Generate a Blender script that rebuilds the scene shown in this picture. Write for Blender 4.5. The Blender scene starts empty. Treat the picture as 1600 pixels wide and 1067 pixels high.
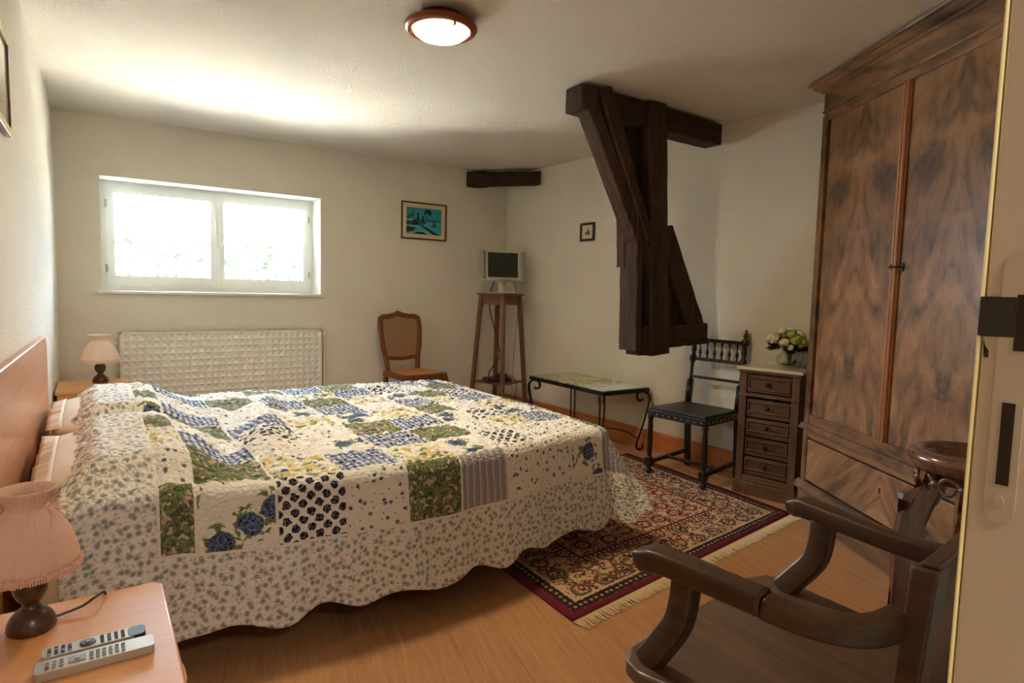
import bpy, bmesh, math, random
from mathutils import Vector, Matrix, noise
random.seed(7)
C = bpy.context.scene.collection
SC = bpy.context.scene
PI = math.pi
sin, cos = math.sin, math.cos

# ---------------------------------------------------------------- camera
yaw, pitch, roll, FPX = 0.599484797, -0.0810523449, 0.024734661, 961.69
f = Vector((cos(pitch)*sin(yaw), cos(pitch)*cos(yaw), sin(pitch)))
r = Vector((cos(yaw), -sin(yaw), 0)); u = r.cross(f)
r2 = cos(roll)*r + sin(roll)*u; u2 = -sin(roll)*r + cos(roll)*u
cd = bpy.data.cameras.new('camera'); cam = bpy.data.objects.new('camera', cd); C.objects.link(cam)
cam.matrix_world = Matrix(((r2.x, u2.x, -f.x, 0), (r2.y, u2.y, -f.y, 0), (r2.z, u2.z, -f.z, 1.27), (0, 0, 0, 1)))
cd.sensor_width = 36; cd.lens = FPX/1600*36; cd.clip_start = 0.02; cd.clip_end = 100
SC.camera = cam

# ---------------------------------------------------------------- world, daylight, exposure
w = bpy.data.worlds.new('sky'); SC.world = w; w.use_nodes = True
bg = w.node_tree.nodes['Background']; bg.inputs[0].default_value = (0.64, 0.82, 1.0, 1); bg.inputs[1].default_value = 60.0
SC.view_settings.view_transform = 'Standard'; SC.view_settings.look = 'None'
SC.view_settings.exposure = 0.24; SC.view_settings.gamma = 1.0; SC.view_settings.use_curve_mapping = False
SC.cycles.max_bounces = 10; SC.cycles.diffuse_bounces = 6; SC.cycles.transparent_max_bounces = 12
SC.cycles.sample_clamp_indirect = 60; SC.cycles.caustics_reflective = False; SC.cycles.caustics_refractive = False
SC.cycles.use_denoising = True

def light(name, kind, loc, rot, energy, color, **kw):
    d = bpy.data.lights.new(name, kind); d.energy = energy; d.color = color
    for k, v in kw.items(): setattr(d, k, v)
    o = bpy.data.objects.new(name, d); C.objects.link(o); o.location = loc; o.rotation_euler = rot
    return o
def aim(o, target):
    o.rotation_euler = (Vector(target)-o.location).to_track_quat('-Z', 'Y').to_euler()
sun = light('sun', 'SUN', (4, 12, 8), (0, 0, 0), 340.0, (1, .95, .85), angle=0.01); aim(sun, (5.6, 8.2, 0))
skyl = light('window_portal', 'AREA', (0.89, 6.0, 1.63), (0, 0, 0), 1, (1, 1, 1), shape='RECTANGLE', size=1.64, size_y=0.86)
aim(skyl, (0.89, 4.5, 1.63)); skyl.data.cycles.is_portal = True
gnd = light('terrace_bounce_fill', 'AREA', (0.9, 6.9, 0.75), (0, 0, 0), 150, (1.0, 0.97, 0.88), shape='RECTANGLE', size=2.6, size_y=0.8)  # added area lamp, stands in for daylight bouncing off the terrace
aim(gnd, (1.0, 4.6, 2.45))
sillb = light('outer_sill_bounce_fill', 'AREA', (0.89, 6.12, 1.215), (0, 0, 0), 40, (1.0, 0.98, 0.90), shape='RECTANGLE', size=1.5, size_y=0.16)  # added strip lamp in place of light thrown up by the outer sill
aim(sillb, (0.89, 5.6, 2.5))
hall = light('hall_fill_light', 'AREA', (0.3, -1.0, 2.3), (0, 0, 0), 18, (1.0, 0.94, 0.86), shape='DISK', size=0.5)  # unseen lamp added behind the camera to fill the foreground

# ---------------------------------------------------------------- helpers
def tag(o, label=None, cat=None, group=None, kind=None):
    if label: o['label'] = label
    if cat: o['category'] = cat
    if group: o['group'] = group
    if kind: o['kind'] = kind
    return o
def thing(name, label, cat, loc=(0, 0, 0), rz=0, group=None):
    o = bpy.data.objects.new(name, None); C.objects.link(o); o.location = loc; o.rotation_euler = (0, 0, rz)
    o.empty_display_size = .05
    return tag(o, label, cat, group)
def obj(name, bm, m, parent=None, bevel=0, smooth=False, loc=None, rot=None, seg=2, sub=0):
    me = bpy.data.meshes.new(name)
    bmesh.ops.recalc_face_normals(bm, faces=bm.faces)
    bm.to_mesh(me); bm.free()
    for mm in (m if isinstance(m, (list, tuple)) else [m]): me.materials.append(mm)
    if smooth:
        for p in me.polygons: p.use_smooth = True
    o = bpy.data.objects.new(name, me); C.objects.link(o)
    if parent: o.parent = parent
    if loc: o.location = loc
    if rot: o.rotation_euler = rot
    if bevel:
        b = o.modifiers.new('bevel', 'BEVEL'); b.width = bevel; b.segments = seg; b.limit_method = 'ANGLE'; b.angle_limit = .6
        if not smooth:
            for p in me.polygons: p.use_smooth = True
            me.set_sharp_from_angle(angle=.6)
    if sub:
        s = o.modifiers.new('sub', 'SUBSURF'); s.levels = sub; s.render_levels = sub
    return o
def struct(name, bm, m, **k):
    return tag(obj(name, bm, m, **k), kind='structure')
def B(): return bmesh.new()
def box(bm, x0, x1, y0, y1, z0, z1, mi=0):
    vs = [bm.verts.new(p) for p in ((x0,y0,z0),(x1,y0,z0),(x1,y1,z0),(x0,y1,z0),(x0,y0,z1),(x1,y0,z1),(x1,y1,z1),(x0,y1,z1))]
    for f_ in ((0,3,2,1),(4,5,6,7),(0,1,5,4),(1,2,6,5),(2,3,7,6),(3,0,4,7)):
        q = bm.faces.new([vs[i] for i in f_]); q.material_index = mi
    return bm
def hexa(bm, a, b):
    """a, b: two quads (4 points each) joined into a solid"""
    vs = [bm.verts.new(p) for p in list(a)+list(b)]
    for f_ in ((0,3,2,1),(4,5,6,7),(0,1,5,4),(1,2,6,5),(2,3,7,6),(3,0,4,7)): bm.faces.new([vs[i] for i in f_])
    return bm
def prism(bm, pts, fn, t0, t1, mi=0):
    """outline pts (a,b); fn(a,b,t)->3D; solid from t0 to t1"""
    A = [bm.verts.new(fn(a, b, t0)) for a, b in pts]; D = [bm.verts.new(fn(a, b, t1)) for a, b in pts]
    n = len(pts)
    for q in (A, D[::-1]):
        ff = bm.faces.new(q); ff.material_index = mi
    for i in range(n):
        ff = bm.faces.new((A[i], D[i], D[(i+1) % n], A[(i+1) % n])); ff.material_index = mi
    bmesh.ops.triangulate(bm, faces=[x for x in bm.faces if len(x.verts) > 4])
    return bm
XZ = lambda a, b, t: (a, t, b)
XY = lambda a, b, t: (a, b, t)
YZ = lambda a, b, t: (t, a, b)
def lathe(bm, prof, c=(0, 0, 0), n=24, fn=None, cap=True):
    rings = []
    for (rr, z) in prof:
        ring = []
        for i in range(n):
            a = 2*PI*i/n; q = rr*(fn(a, z) if fn else 1)
            ring.append(bm.verts.new((c[0]+q*cos(a), c[1]+q*sin(a), c[2]+z)))
        rings.append(ring)
    for k in range(len(rings)-1):
        for i in range(n):
            bm.faces.new((rings[k][i], rings[k][(i+1) % n], rings[k+1][(i+1) % n], rings[k+1][i]))
    if cap:
        bm.faces.new(rings[0][::-1]); bm.faces.new(rings[-1])
    return bm
def tube(bm, pts, rad, n=8, flat=None):
    pts = [Vector(p) for p in pts]; m = len(pts); rs = rad if isinstance(rad, (list, tuple)) else [rad]*m
    rings = []; up = None
    for i, p in enumerate(pts):
        t = (pts[min(i+1, m-1)]-pts[max(i-1, 0)]).normalized()
        if up is None:
            up = Vector((0, 0, 1)) if abs(t.z) < .9 else Vector((1, 0, 0))
        x = up.cross(t).normalized(); y = t.cross(x).normalized(); up = y
        ring = []
        for k in range(n):
            a = 2*PI*k/n
            ring.append(bm.verts.new(p + x*cos(a)*rs[i]*(flat[0] if flat else 1) + y*sin(a)*rs[i]*(flat[1] if flat else 1)))
        rings.append(ring)
    for k in range(m-1):
        for i in range(n): bm.faces.new((rings[k][i], rings[k][(i+1) % n], rings[k+1][(i+1) % n], rings[k+1][i]))
    bm.faces.new(rings[0][::-1]); bm.faces.new(rings[-1])
    return bm
def spline(P, k=6):
    P = [Vector(p) for p in P]; out = []
    for i in range(len(P)-1):
        a = P[max(i-1, 0)]; b = P[i]; c = P[i+1]; d = P[min(i+2, len(P)-1)]
        for j in range(k):
            t = j/k
            out.append(.5*((2*b)+(c-a)*t+(2*a-5*b+4*c-d)*t*t+(3*b-a-3*c+d)*t**3))
    out.append(P[-1]); return out
def sweep(bm, path, shape, updir=(0, 0, 1), scale=None):
    """sweep a closed 2D shape [(side,up)] along a path, keeping 'up' near updir"""
    path = [Vector(p) for p in path]; m = len(path); rings = []
    for i, p in enumerate(path):
        t = (path[min(i+1, m-1)]-path[max(i-1, 0)]).normalized()
        s = t.cross(Vector(updir)).normalized(); v = s.cross(t)
        k = scale[i] if scale else 1
        k = k if isinstance(k, tuple) else (k, k)
        rings.append([bm.verts.new(p+s*a*k[0]+v*b*k[1]) for a, b in shape])
    n = len(shape)
    for k in range(m-1):
        for i in range(n): bm.faces.new((rings[k][i], rings[k][(i+1) % n], rings[k+1][(i+1) % n], rings[k+1][i]))
    bm.faces.new(rings[0][::-1]); bm.faces.new(rings[-1])
    return bm
def rrect(w_, h_, r_, n=3):
    out = []
    for cx, cy, a0 in ((w_-r_, h_-r_, 0), (-w_+r_, h_-r_, PI/2), (-w_+r_, -h_+r_, PI), (w_-r_, -h_+r_, 1.5*PI)):
        for i in range(n+1):
            a = a0+PI/2*i/n; out.append((cx+r_*cos(a), cy+r_*sin(a)))
    return out
def copy_tree(o, parent=None):
    c = o.copy(); C.objects.link(c); c.parent = parent
    for ch in list(o.children): copy_tree(ch, c)
    return c
def grid_uv(bm, nu, nv, fn):
    """fn(i,j)->(pos,(u,v)); returns faces grid with uv layer"""
    uvl = bm.loops.layers.uv.new('UVMap')
    V = [[None]*(nv+1) for _ in range(nu+1)]; T = {}
    for i in range(nu+1):
        for j in range(nv+1):
            p, t = fn(i, j); v = bm.verts.new(p); V[i][j] = v; T[v] = t
    for i in range(nu):
        for j in range(nv):
            q = bm.faces.new((V[i][j], V[i+1][j], V[i+1][j+1], V[i][j+1]))
            for l in q.loops: l[uvl].uv = T[l.vert]
    return T

# ---------------------------------------------------------------- materials
class NT:
    def __init__(s, name):
        s.m = bpy.data.materials.new(name); s.m.use_nodes = True; s.t = s.m.node_tree
        s.p = s.t.nodes['Principled BSDF']; s.out = s.t.nodes['Material Output']
    def n(s, typ, ins=None, **at):
        nd = s.t.nodes.new('ShaderNode'+typ)
        for k, v in at.items(): setattr(nd, k, v)
        for k, v in (ins or {}).items(): s.set(nd, k, v)
        return nd
    def set(s, nd, k, v):
        i = nd.inputs[k]
        if isinstance(v, bpy.types.NodeSocket): s.t.links.new(v, i)
        elif isinstance(v, bpy.types.Node): s.t.links.new(v.outputs[0], i)
        else:
            if isinstance(v, tuple) and len(v) == 3 and i.type == 'RGBA': v = (*v, 1)
            i.default_value = v
    def math(s, op, a, b=0.0, c=None):
        d = {0: a, 1: b}
        if c is not None: d[2] = c
        return s.n('Math', d, operation=op).outputs[0]
    def vmath(s, op, a, b):
        return s.n('VectorMath', {0: a, 1: b}, operation=op).outputs[0]
    def coord(s, kind='Object', scale=(1, 1, 1), rot=(0, 0, 0), loc=(0, 0, 0)):
        c = s.n('TexCoord').outputs[kind]
        return s.n('Mapping', {'Vector': c, 'Scale': scale, 'Rotation': rot, 'Location': loc}).outputs[0]
    def noise(s, v, scale, detail=3, rough=.5, dist=0, out='Fac'):
        return s.n('TexNoise', {'Vector': v, 'Scale': scale, 'Detail': detail, 'Roughness': rough, 'Distortion': dist}).outputs[out]
    def vor2(s, v, scale, rnd=1.0, out='Distance'):
        nd = s.t.nodes.new('ShaderNodeTexVoronoi'); nd.voronoi_dimensions = '2D'; nd.feature = 'F1'
        s.set(nd, 'Vector', v); s.set(nd, 'Scale', scale); s.set(nd, 'Randomness', rnd); return nd.outputs[out]
    def voro(s, v, scale, rnd=1.0, out='Distance', feature='F1'):
        return s.n('TexVoronoi', {'Vector': v, 'Scale': scale, 'Randomness': rnd}, feature=feature).outputs[out]
    def ramp(s, fac, stops, interp='LINEAR'):
        nd = s.n('ValToRGB', {'Fac': fac}); cr = nd.color_ramp; cr.interpolation = interp
        while len(cr.elements) < len(stops): cr.elements.new(.5)
        for e, (p, c) in zip(cr.elements, stops): e.position = p; e.color = (*c, 1)
        return nd.outputs[0]
    def mix(s, fac, a, b, mode='MIX'):
        nd = s.n('Mix', data_type='RGBA', blend_type=mode)
        s.set(nd, 0, fac); s.set(nd, 6, a); s.set(nd, 7, b)
        return nd.outputs[2]
    def step(s, x, lo, hi):
        return s.n('MapRange', {'Value': x, 'From Min': lo, 'From Max': hi}).outputs[0]
    def bump(s, h, strength=.5, dist=.01):
        b = s.n('Bump', {'Height': h, 'Strength': strength, 'Distance': dist}); s.set(s.p, 'Normal', b); return b
    def base(s, col, rough=.5, metal=0.0, coat=0.0, spec=.5):
        s.set(s.p, 'Base Color', col); s.set(s.p, 'Roughness', rough); s.set(s.p, 'Metallic', metal)
        s.set(s.p, 'Coat Weight', coat); s.set(s.p, 'Specular IOR Level', spec); return s.m
def lin(*c):
    return tuple((x/255/12.92 if x/255 <= .04045 else ((x/255+.055)/1.055)**2.4) for x in c)

def plaster(name, col, sc, st):
    t = NT(name); v = t.coord('Object')
    h = t.noise(v, sc, 4, .6); h2 = t.voro(v, sc*.7)
    hh = t.math('ADD', h, t.math('MULTIPLY', h2, .6))
    t.bump(hh, st, .006)
    big = t.noise(v, 1.7, 3, .5)
    c = t.mix(t.step(big, .35, .7), tuple(x*.97 for x in col), tuple(min(1, x*1.02) for x in col))
    c = t.mix(t.math('MULTIPLY', t.step(h, .3, .7), .12), c, tuple(x*.82 for x in col))
    return t.base(c, .92, spec=.2)
M_wall = plaster('wall_plaster', (.76, .71, .60), 90, .55)
M_ceil = plaster('ceiling_plaster', (.74, .69, .60), 130, .42)

def wood(name, c1, c2, axis='z', scale=1.0, rough=.4, coat=.0, contrast=1.0, ring=18, spec=.5, bump=.08):
    t = NT(name); s = [14*scale]*3; s['xyz'.index(axis)] = 1.2*scale
    v = t.coord('Object', tuple(s))
    n1 = t.noise(v, 1.6, 5, .6, 1.2); n2 = t.noise(v, ring, 2, .5, .2)
    n3 = t.noise(t.coord('Object'), 3.5*scale, 2)
    fac = t.math('ADD', t.math('MULTIPLY', n1, .7), t.math('ADD', t.math('MULTIPLY', n2, .18), t.math('MULTIPLY', n3, .15)))
    a = .52-.2*contrast**-1; b = .52+.2*contrast**-1
    c = t.ramp(fac, [(a, c2), (.5, tuple((x+y)/2 for x, y in zip(c1, c2))), (b, c1)])
    t.bump(n2, bump, .002)
    return t.base(c, rough, coat=coat, spec=spec)
M_orange = wood('headboard_veneer', lin(208, 146, 100), lin(178, 114, 72), 'y', 1, .36, .2)
M_beech = wood('beech_veneer', lin(226, 164, 104), lin(206, 140, 82), 'x', .8, .35, .2, .7)
M_pine = wood('pine_skirting', lin(205, 128, 72), lin(172, 96, 52), 'y', .8, .45, .1)
M_oak = wood('old_oak_timber', lin(84, 64, 50), lin(34, 25, 20), 'z', .8, .85, 0, 1.0, 14, .2, .5)
M_oakx = wood('old_oak_beam', lin(84, 64, 50), lin(34, 25, 20), 'x', .8, .85, 0, 1.0, 14, .2, .5)
M_dark = wood('dark_armchair_oak', lin(86, 60, 34), lin(38, 25, 15), 'y', 1, .40, .12, 1.0)
M_seatw = wood('armchair_seat_oak', lin(118, 88, 66), lin(74, 52, 38), 'y', 1, .42, .2, 1.0)
M_ebony = wood('ebonised_chair_wood', lin(38, 29, 25), lin(17, 12, 10), 'z', 1, .35, .2)
M_chest = wood('chest_walnut', lin(118, 86, 58), lin(66, 44, 28), 'z', 1, .45, .15)
M_chestx = wood('chest_drawer_walnut', lin(104, 74, 50), lin(58, 38, 25), 'y', 1, .45, .15)
M_stand = wood('stand_oak', lin(132, 88, 58), lin(86, 54, 34), 'z', 1, .45, .1)
M_rattan = wood('chair_beech_stained', lin(138, 80, 42), lin(84, 46, 24), 'z', 1, .38, .2)
M_lampw = wood('turned_lamp_wood', lin(92, 58, 38), lin(48, 28, 18), 'z', 2, .3, .3)
M_maho = wood('planter_mahogany', lin(128, 88, 66), lin(74, 48, 36), 'z', 1, .22, .6)
M_bordeaux = wood('frame_mahogany', lin(110, 44, 30), lin(70, 26, 18), 'z', 1, .3, .3)
M_picframe = wood('frame_walnut', lin(84, 48, 28), lin(50, 28, 16), 'x', 1, .35, .3)

def walnut(name, mirror=True, axis='z', tone=.95):
    t = NT(name); co = t.n('TexCoord').outputs['Object']
    sp = t.n('SeparateXYZ', {0: co})
    x = t.math('ABSOLUTE', sp.outputs[0]) if mirror else sp.outputs[0]
    zz = sp.outputs[2]
    # a V-shaped figure: shift height by distance from the mirror line
    vz = t.math('ADD', zz, t.math('MULTIPLY', x, .9 if mirror else .15))
    if axis == 'z': cv = t.n('CombineXYZ', {0: t.math('MULTIPLY', x, 2.4), 1: sp.outputs[1], 2: t.math('MULTIPLY', vz, 1.5)}).outputs[0]
    else: cv = t.n('CombineXYZ', {0: t.math('MULTIPLY', x, 1.0), 1: sp.outputs[1], 2: t.math('MULTIPLY', vz, 3.4)}).outputs[0]
    n1 = t.noise(cv, 1.5, 4, .55, 1.6)
    n2 = t.noise(cv, 4.5, 4, .6, 1.2)
    gr = t.n('CombineXYZ', {0: t.math('MULTIPLY', x, 60.0 if axis == 'z' else 3), 1: 0.0, 2: t.math('MULTIPLY', zz, 2.0 if axis == 'z' else 60)}).outputs[0]
    n3 = t.noise(gr, 1.0, 3, .5, .3)
    fac = t.math('ADD', t.math('MULTIPLY', n1, .62), t.math('ADD', t.math('MULTIPLY', n2, .32), t.math('MULTIPLY', n3, .07)))
    k = tone
    S = lambda *c: tuple(q*k for q in lin(*c))
    c = t.ramp(fac, [(.34, S(72, 54, 42)), (.43, S(112, 84, 60)), (.51, S(144, 106, 74)), (.59, S(168, 124, 88)), (.69, S(190, 144, 100))])
    t.bump(n3, .05, .002)
    return t.base(c, .36, coat=.25)
M_wal = walnut('walnut_bookmatched'); M_walf = walnut('walnut_frame', False, 'z', .72); M_walx = walnut('walnut_rail', False, 'x', .74)
M_wald = walnut('walnut_drawer_front', True, 'x', 1.0)

def plain(name, col, rough=.5, metal=0.0, coat=0.0, nz=0.0, sc=40, bump=0.0, spec=.5, emit=None, es=0):
    t = NT(name); v = t.coord('Object'); n_ = t.noise(v, sc, 3)
    c = t.mix(t.math('MULTIPLY', t.step(n_, .3, .7), nz if nz else .06), col, tuple(q*.6 for q in col))
    if bump: t.bump(n_, bump, .003)
    t.base(c, rough, metal, coat, spec)
    if emit: t.set(t.p, 'Emission Color', emit); t.set(t.p, 'Emission Strength', es)
    return t.m
M_astr = plain('polished_walnut_bead', lin(170, 116, 80), .25, 0, .5)  # paler than the doors, for the light that catches on the bead
M_white = plain('window_white_paint', (.86, .86, .80), .35)
M_sill = plain('sill_paint', (.82, .80, .73), .4)
M_rad = plain('radiator_enamel', (.80, .78, .69), .35)
M_jamb = plain('door_frame_paint', lin(208, 192, 170), .45, nz=.12, sc=6, bump=.1)
M_jambedge = plain('cream_edge_highlight', lin(250, 232, 170), .35)  # frame paint made paler to draw the highlight along its edge
M_strike = plain('painted_strike_plate', lin(200, 184, 164), .4, .1, nz=.2, sc=20)
M_lip = plain('dark_latch_metal', lin(70, 66, 60), .4, .8, nz=.3, sc=30)
M_hole = plain('mortise_recess', lin(46, 32, 18), .9)
M_iron = plain('wrought_iron_black', (.012, .012, .014), .45, .4, bump=.2, sc=90)
M_black = plain('black_plastic', (.015, .015, .016), .4)
M_cable = plain('cable_rubber', (.02, .02, .02), .5)
M_cablew = plain('grey_cable', (.35, .34, .32), .5)
M_silver = plain('silver_plastic', lin(200, 196, 178), .38, .25)
M_silverd = plain('speaker_grille', lin(158, 158, 146), .55, .3, nz=.3, sc=600)
M_screen = plain('lcd_screen', lin(60, 60, 54), .22, 0, .2)
M_remote = plain('remote_silver', lin(188, 180, 166), .35, .35)
M_remoted = plain('remote_button_dark', lin(60, 60, 62), .5)
M_remoteb = plain('remote_button_grey', lin(150, 148, 140), .5)
M_red = plain('red_button', lin(150, 40, 34), .5)
M_blue = plain('blue_button', lin(50, 60, 130), .5)
M_greenb = plain('green_button', lin(40, 110, 60), .5)
M_marble = plain('white_marble', lin(226, 218, 204), .25, 0, .2, nz=.25, sc=8)
M_brass = plain('brass', (.55, .38, .14), .3, 1.0)
M_steel = plain('steel', (.55, .55, .53), .35, 1.0)
M_nickel = plain('dark_knob', lin(58, 50, 46), .3, .6)
M_goldfr = plain('cream_gilt_frame', lin(226, 202, 140), .4, .1)
M_leather = plain('black_leather', lin(36, 32, 30), .42, 0, .05, nz=.4, sc=20, bump=.3)
M_stud = plain('upholstery_nail', lin(150, 150, 146), .3, .9)
M_cane = plain('woven_cane', lin(176, 128, 78), .6, nz=.3, sc=200)
M_caneseat = plain('cane_seat', lin(206, 134, 66), .5, nz=.35, sc=220, bump=.4)
M_cream = plain('cream_mount', lin(222, 200, 158), .7)
M_paper = plain('aged_paper', lin(214, 204, 176), .7)
M_blackfr = plain('black_frame', (.01, .01, .01), .3, 0, .3)
M_pillow = plain('cream_pillow_cotton', (.74, .62, .50), .85, bump=.15, sc=9)
M_sheet = plain('cream_sheet_cotton', (.72, .60, .48), .85, bump=.15, sc=7)
M_matt = plain('mattress_ticking', (.6, .55, .48), .9)
M_basewood = plain('bed_base_dark', (.05, .04, .03), .7)
M_foot = plain('bed_leg_grey', (.5, .5, .48), .5)
M_stem = plain('green_stem', lin(76, 104, 40), .5, nz=.3)
M_leafd = plain('dark_leaf', lin(34, 48, 24), .5, nz=.4)
M_fringe = plain('rug_fringe_cotton', lin(214, 190, 152), .9)
M_gravel = plain('terrace_gravel', (.6, .57, .5), .9, nz=.3, sc=12)
M_hedge = plain('hedge_leaf', (.010, .032, .004), .7, nz=.4, sc=7)
M_stoneext = plain('outer_render', (.7, .66, .58), .9)
M_copper = plain('lamp_copper_ring', lin(128, 60, 26), .35, .35, .3)

t = NT('lamp_glass_diffuser'); t.base((.9, .85, .75), .3); t.set(t.p, 'Emission Color', (1, .80, .50, 1)); t.set(t.p, 'Emission Strength', 9.0); M_diff = t.m

def thin_glass(name, tr=.93):
    t = NT(name); tb = t.n('BsdfTransparent', {'Color': (1, 1, 1)}); gb = t.n('BsdfGlossy', {'Roughness': .02})
    fr = t.n('Fresnel', {'IOR': 1.45})
    mx = t.n('MixShader', {0: fr.outputs[0], 1: tb.outputs[0], 2: gb.outputs[0]}); t.t.links.new(mx.outputs[0], t.out.inputs[0]); return t.m
M_glass = thin_glass('window_glass')
def vase_glass():
    t = NT('vase_glass'); tb = t.n('BsdfTransparent', {'Color': (.97, .985, .97)}); gb = t.n('BsdfGlossy', {'Roughness': .05})
    lw = t.n('LayerWeight', {'Blend': .35})
    mx = t.n('MixShader', {0: lw.outputs['Facing'], 1: tb.outputs[0], 2: gb.outputs[0]})
    f_ = t.math('MULTIPLY', lw.outputs['Facing'], .25); t.set(mx, 0, f_)
    t.t.links.new(mx.outputs[0], t.out.inputs[0]); return t.m
M_vase = vase_glass()
def sheer(name, col, op=.6):
    t = NT(name); v = t.coord('Object', (260, 260, 260)); 
    tb = t.n('BsdfTransparent'); tl = t.n('BsdfTranslucent', {'Color': (*col, 1)}); df = t.n('BsdfDiffuse', {'Color': (*col, 1)})
    m1 = t.n('MixShader', {0: .4, 1: tl.outputs[0], 2: df.outputs[0]})
    m2 = t.n('MixShader', {0: op, 1: tb.outputs[0], 2: m1.outputs[0]}); t.t.links.new(m2.outputs[0], t.out.inputs[0]); return t.m
M_sheer = sheer('sheer_curtain', (.95, .95, .93), .55)
def shade_mat(name, col):
    t = NT(name); v = t.coord('Object'); n_ = t.noise(v, 60, 3)
    c = t.mix(t.math('MULTIPLY', n_, .25), col, tuple(q*.7 for q in col))
    df = t.n('BsdfDiffuse', {'Color': c}); tl = t.n('BsdfTranslucent', {'Color': c})
    m1 = t.n('MixShader', {0: .3, 1: df.outputs[0], 2: tl.outputs[0]}); t.t.links.new(m1.outputs[0], t.out.inputs[0]); return t.m
M_shade = shade_mat('pink_lampshade_fabric', lin(250, 214, 196)); M_shade2 = shade_mat('cream_lampshade_fabric', lin(250, 228, 206))

# floor laminate
def floor_mat():
    t = NT('laminate_floor'); v = t.coord('Object', (1, 1, 1), (0, 0, math.radians(-76)))
    br = t.n('TexBrick', {'Vector': v, 'Scale': 1.0, 'Color1': (*lin(186, 138, 96), 1), 'Color2': (*lin(170, 122, 84), 1), 'Mortar': (*lin(140, 94, 60), 1),
              'Mortar Size': .0012, 'Brick Width': 1.25, 'Row Height': .19, 'Bias': 0.0}, offset=.37)
    g = t.n('Mapping', {'Vector': v, 'Scale': (1.2, 22, 1)}).outputs[0]
    n_ = t.noise(g, 2.2, 5, .6, .8)
    c = t.mix(t.step(n_, .35, .75), br.outputs[0], lin(206, 154, 106))
    c = t.mix(t.math('MULTIPLY', t.step(t.noise(g, 6, 3), .45, .7), .3), c, lin(150, 102, 64))
    return t.base(c, .38, coat=.1)
M_floor = floor_mat()

# quilt fabrics: all read the cloth's own UV in metres
QB = (.86, .83, .78)
def quilt(name, fn, base=QB):
    t = NT('quilt_'+name); uv = t.n('UVMap').outputs[0]
    sp = t.n('SeparateXYZ', {0: uv}); c = fn(t, uv, sp.outputs[0], sp.outputs[1])
    w1 = t.noise(uv, 26, 3, .5, 1.5)
    # stitched quilting: pale thread lines between small puffed cells
    wv_ = t.vmath('ADD', uv, t.vmath('MULTIPLY', t.noise(uv, 22, 2, out='Color'), (.03, .03, 0)))
    nd = t.t.nodes.new('ShaderNodeTexVoronoi'); nd.voronoi_dimensions = '2D'; nd.feature = 'DISTANCE_TO_EDGE'; t.set(nd, 'Vector', wv_); t.set(nd, 'Scale', 46.0)
    ed = nd.outputs['Distance']
    c = t.mix(t.math('MULTIPLY', t.step(ed, .10, .02), .16), c, (.86, .84, .80))
    t.bump(t.math('ADD', t.math('MULTIPLY', t.step(ed, .0, .30), .45), t.math('MULTIPLY', w1, .9)), .75, .008)
    t.base(c, .95, spec=.1); t.set(t.p, 'Sheen Weight', .15)
    return t.m
def q_sprig(t, uv, x, y):
    d = t.vor2(uv, 20); n_ = t.noise(uv, 120, 2)
    dd = t.math('ADD', d, t.math('MULTIPLY', n_, .25))
    c = t.mix(t.step(dd, .29, .24), QB, lin(84, 94, 120))
    d2 = t.vor2(t.vmath('ADD', uv, (3.3, 1.7, 0)), 26)
    return t.mix(t.math('MULTIPLY', t.step(d2, .12, .08), .8), c, lin(130, 140, 80))
def q_border(t, uv, x, y):
    n_ = t.noise(uv, 130, 3, .7, .8)
    d = t.math('ADD', t.vor2(uv, 34, .9), t.math('MULTIPLY', n_, .5))
    c = t.mix(t.math('MULTIPLY', t.step(d, .62, .46), .75), QB, lin(136, 144, 152))
    c = t.mix(t.math('MULTIPLY', t.step(d, .42, .34), .45), c, lin(90, 98, 112))
    d2 = t.math('ADD', t.vor2(t.vmath('ADD', uv, (1.3, 4.7, 0)), 46), t.math('MULTIPLY', n_, .5))
    c = t.mix(t.math('MULTIPLY', t.step(d2, .50, .40), .6), c, lin(160, 156, 112))
    return c
def q_green(t, uv, x, y):
    n1 = t.noise(uv, 34, 4, .6, 1.0); n2 = t.noise(t.vmath('ADD', uv, (5, 2, 0)), 44, 3, .5, .4)
    c = t.mix(t.step(n1, .42, .58), lin(72, 88, 54), lin(124, 134, 92))
    c = t.mix(t.step(n2, .56, .62), c, lin(216, 184, 160))
    return t.mix(t.step(n2, .66, .72), c, lin(196, 140, 126))
def q_yellow(t, uv, x, y):
    n1 = t.noise(uv, 22, 3, .6, 1.0); n2 = t.noise(t.vmath('ADD', uv, (5, 2, 0)), 26, 3, .5, .6); n3 = t.noise(t.vmath('ADD', uv, (1, 8, 0)), 24, 3)
    c = t.mix(t.step(n1, .48, .56), QB, lin(214, 190, 104))
    c = t.mix(t.step(n2, .57, .62), c, lin(110, 128, 58))
    return t.mix(t.step(n3, .60, .65), c, lin(64, 86, 124))
def q_gingham(t, uv, x, y):
    a = t.math('GREATER_THAN', t.math('FRACT', t.math('MULTIPLY', x, 40)), .5)
    b = t.math('GREATER_THAN', t.math('FRACT', t.math('MULTIPLY', y, 40)), .5)
    s = t.math('MULTIPLY', t.math('ADD', a, b), .5)
    return t.ramp(s, [(0, (.78, .76, .74)), (.45, lin(130, 146, 178)), (.9, lin(38, 52, 92))])
def q_stripe(t, uv, x, y):
    fr = t.math('FRACT', t.math('MULTIPLY', t.math('ADD', x, t.math('MULTIPLY', t.noise(uv, 8), .01)), 30))
    return t.ramp(fr, [(0, lin(196, 186, 180)), (.30, lin(196, 186, 180)), (.34, lin(132, 136, 152)), (.42, lin(132, 136, 152)), (.45, lin(186, 180, 180)), (.55, lin(150, 154, 168)), (.85, lin(146, 150, 166)), (.90, lin(96, 100, 120)), (.97, lin(196, 186, 180))], 'LINEAR')
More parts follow.
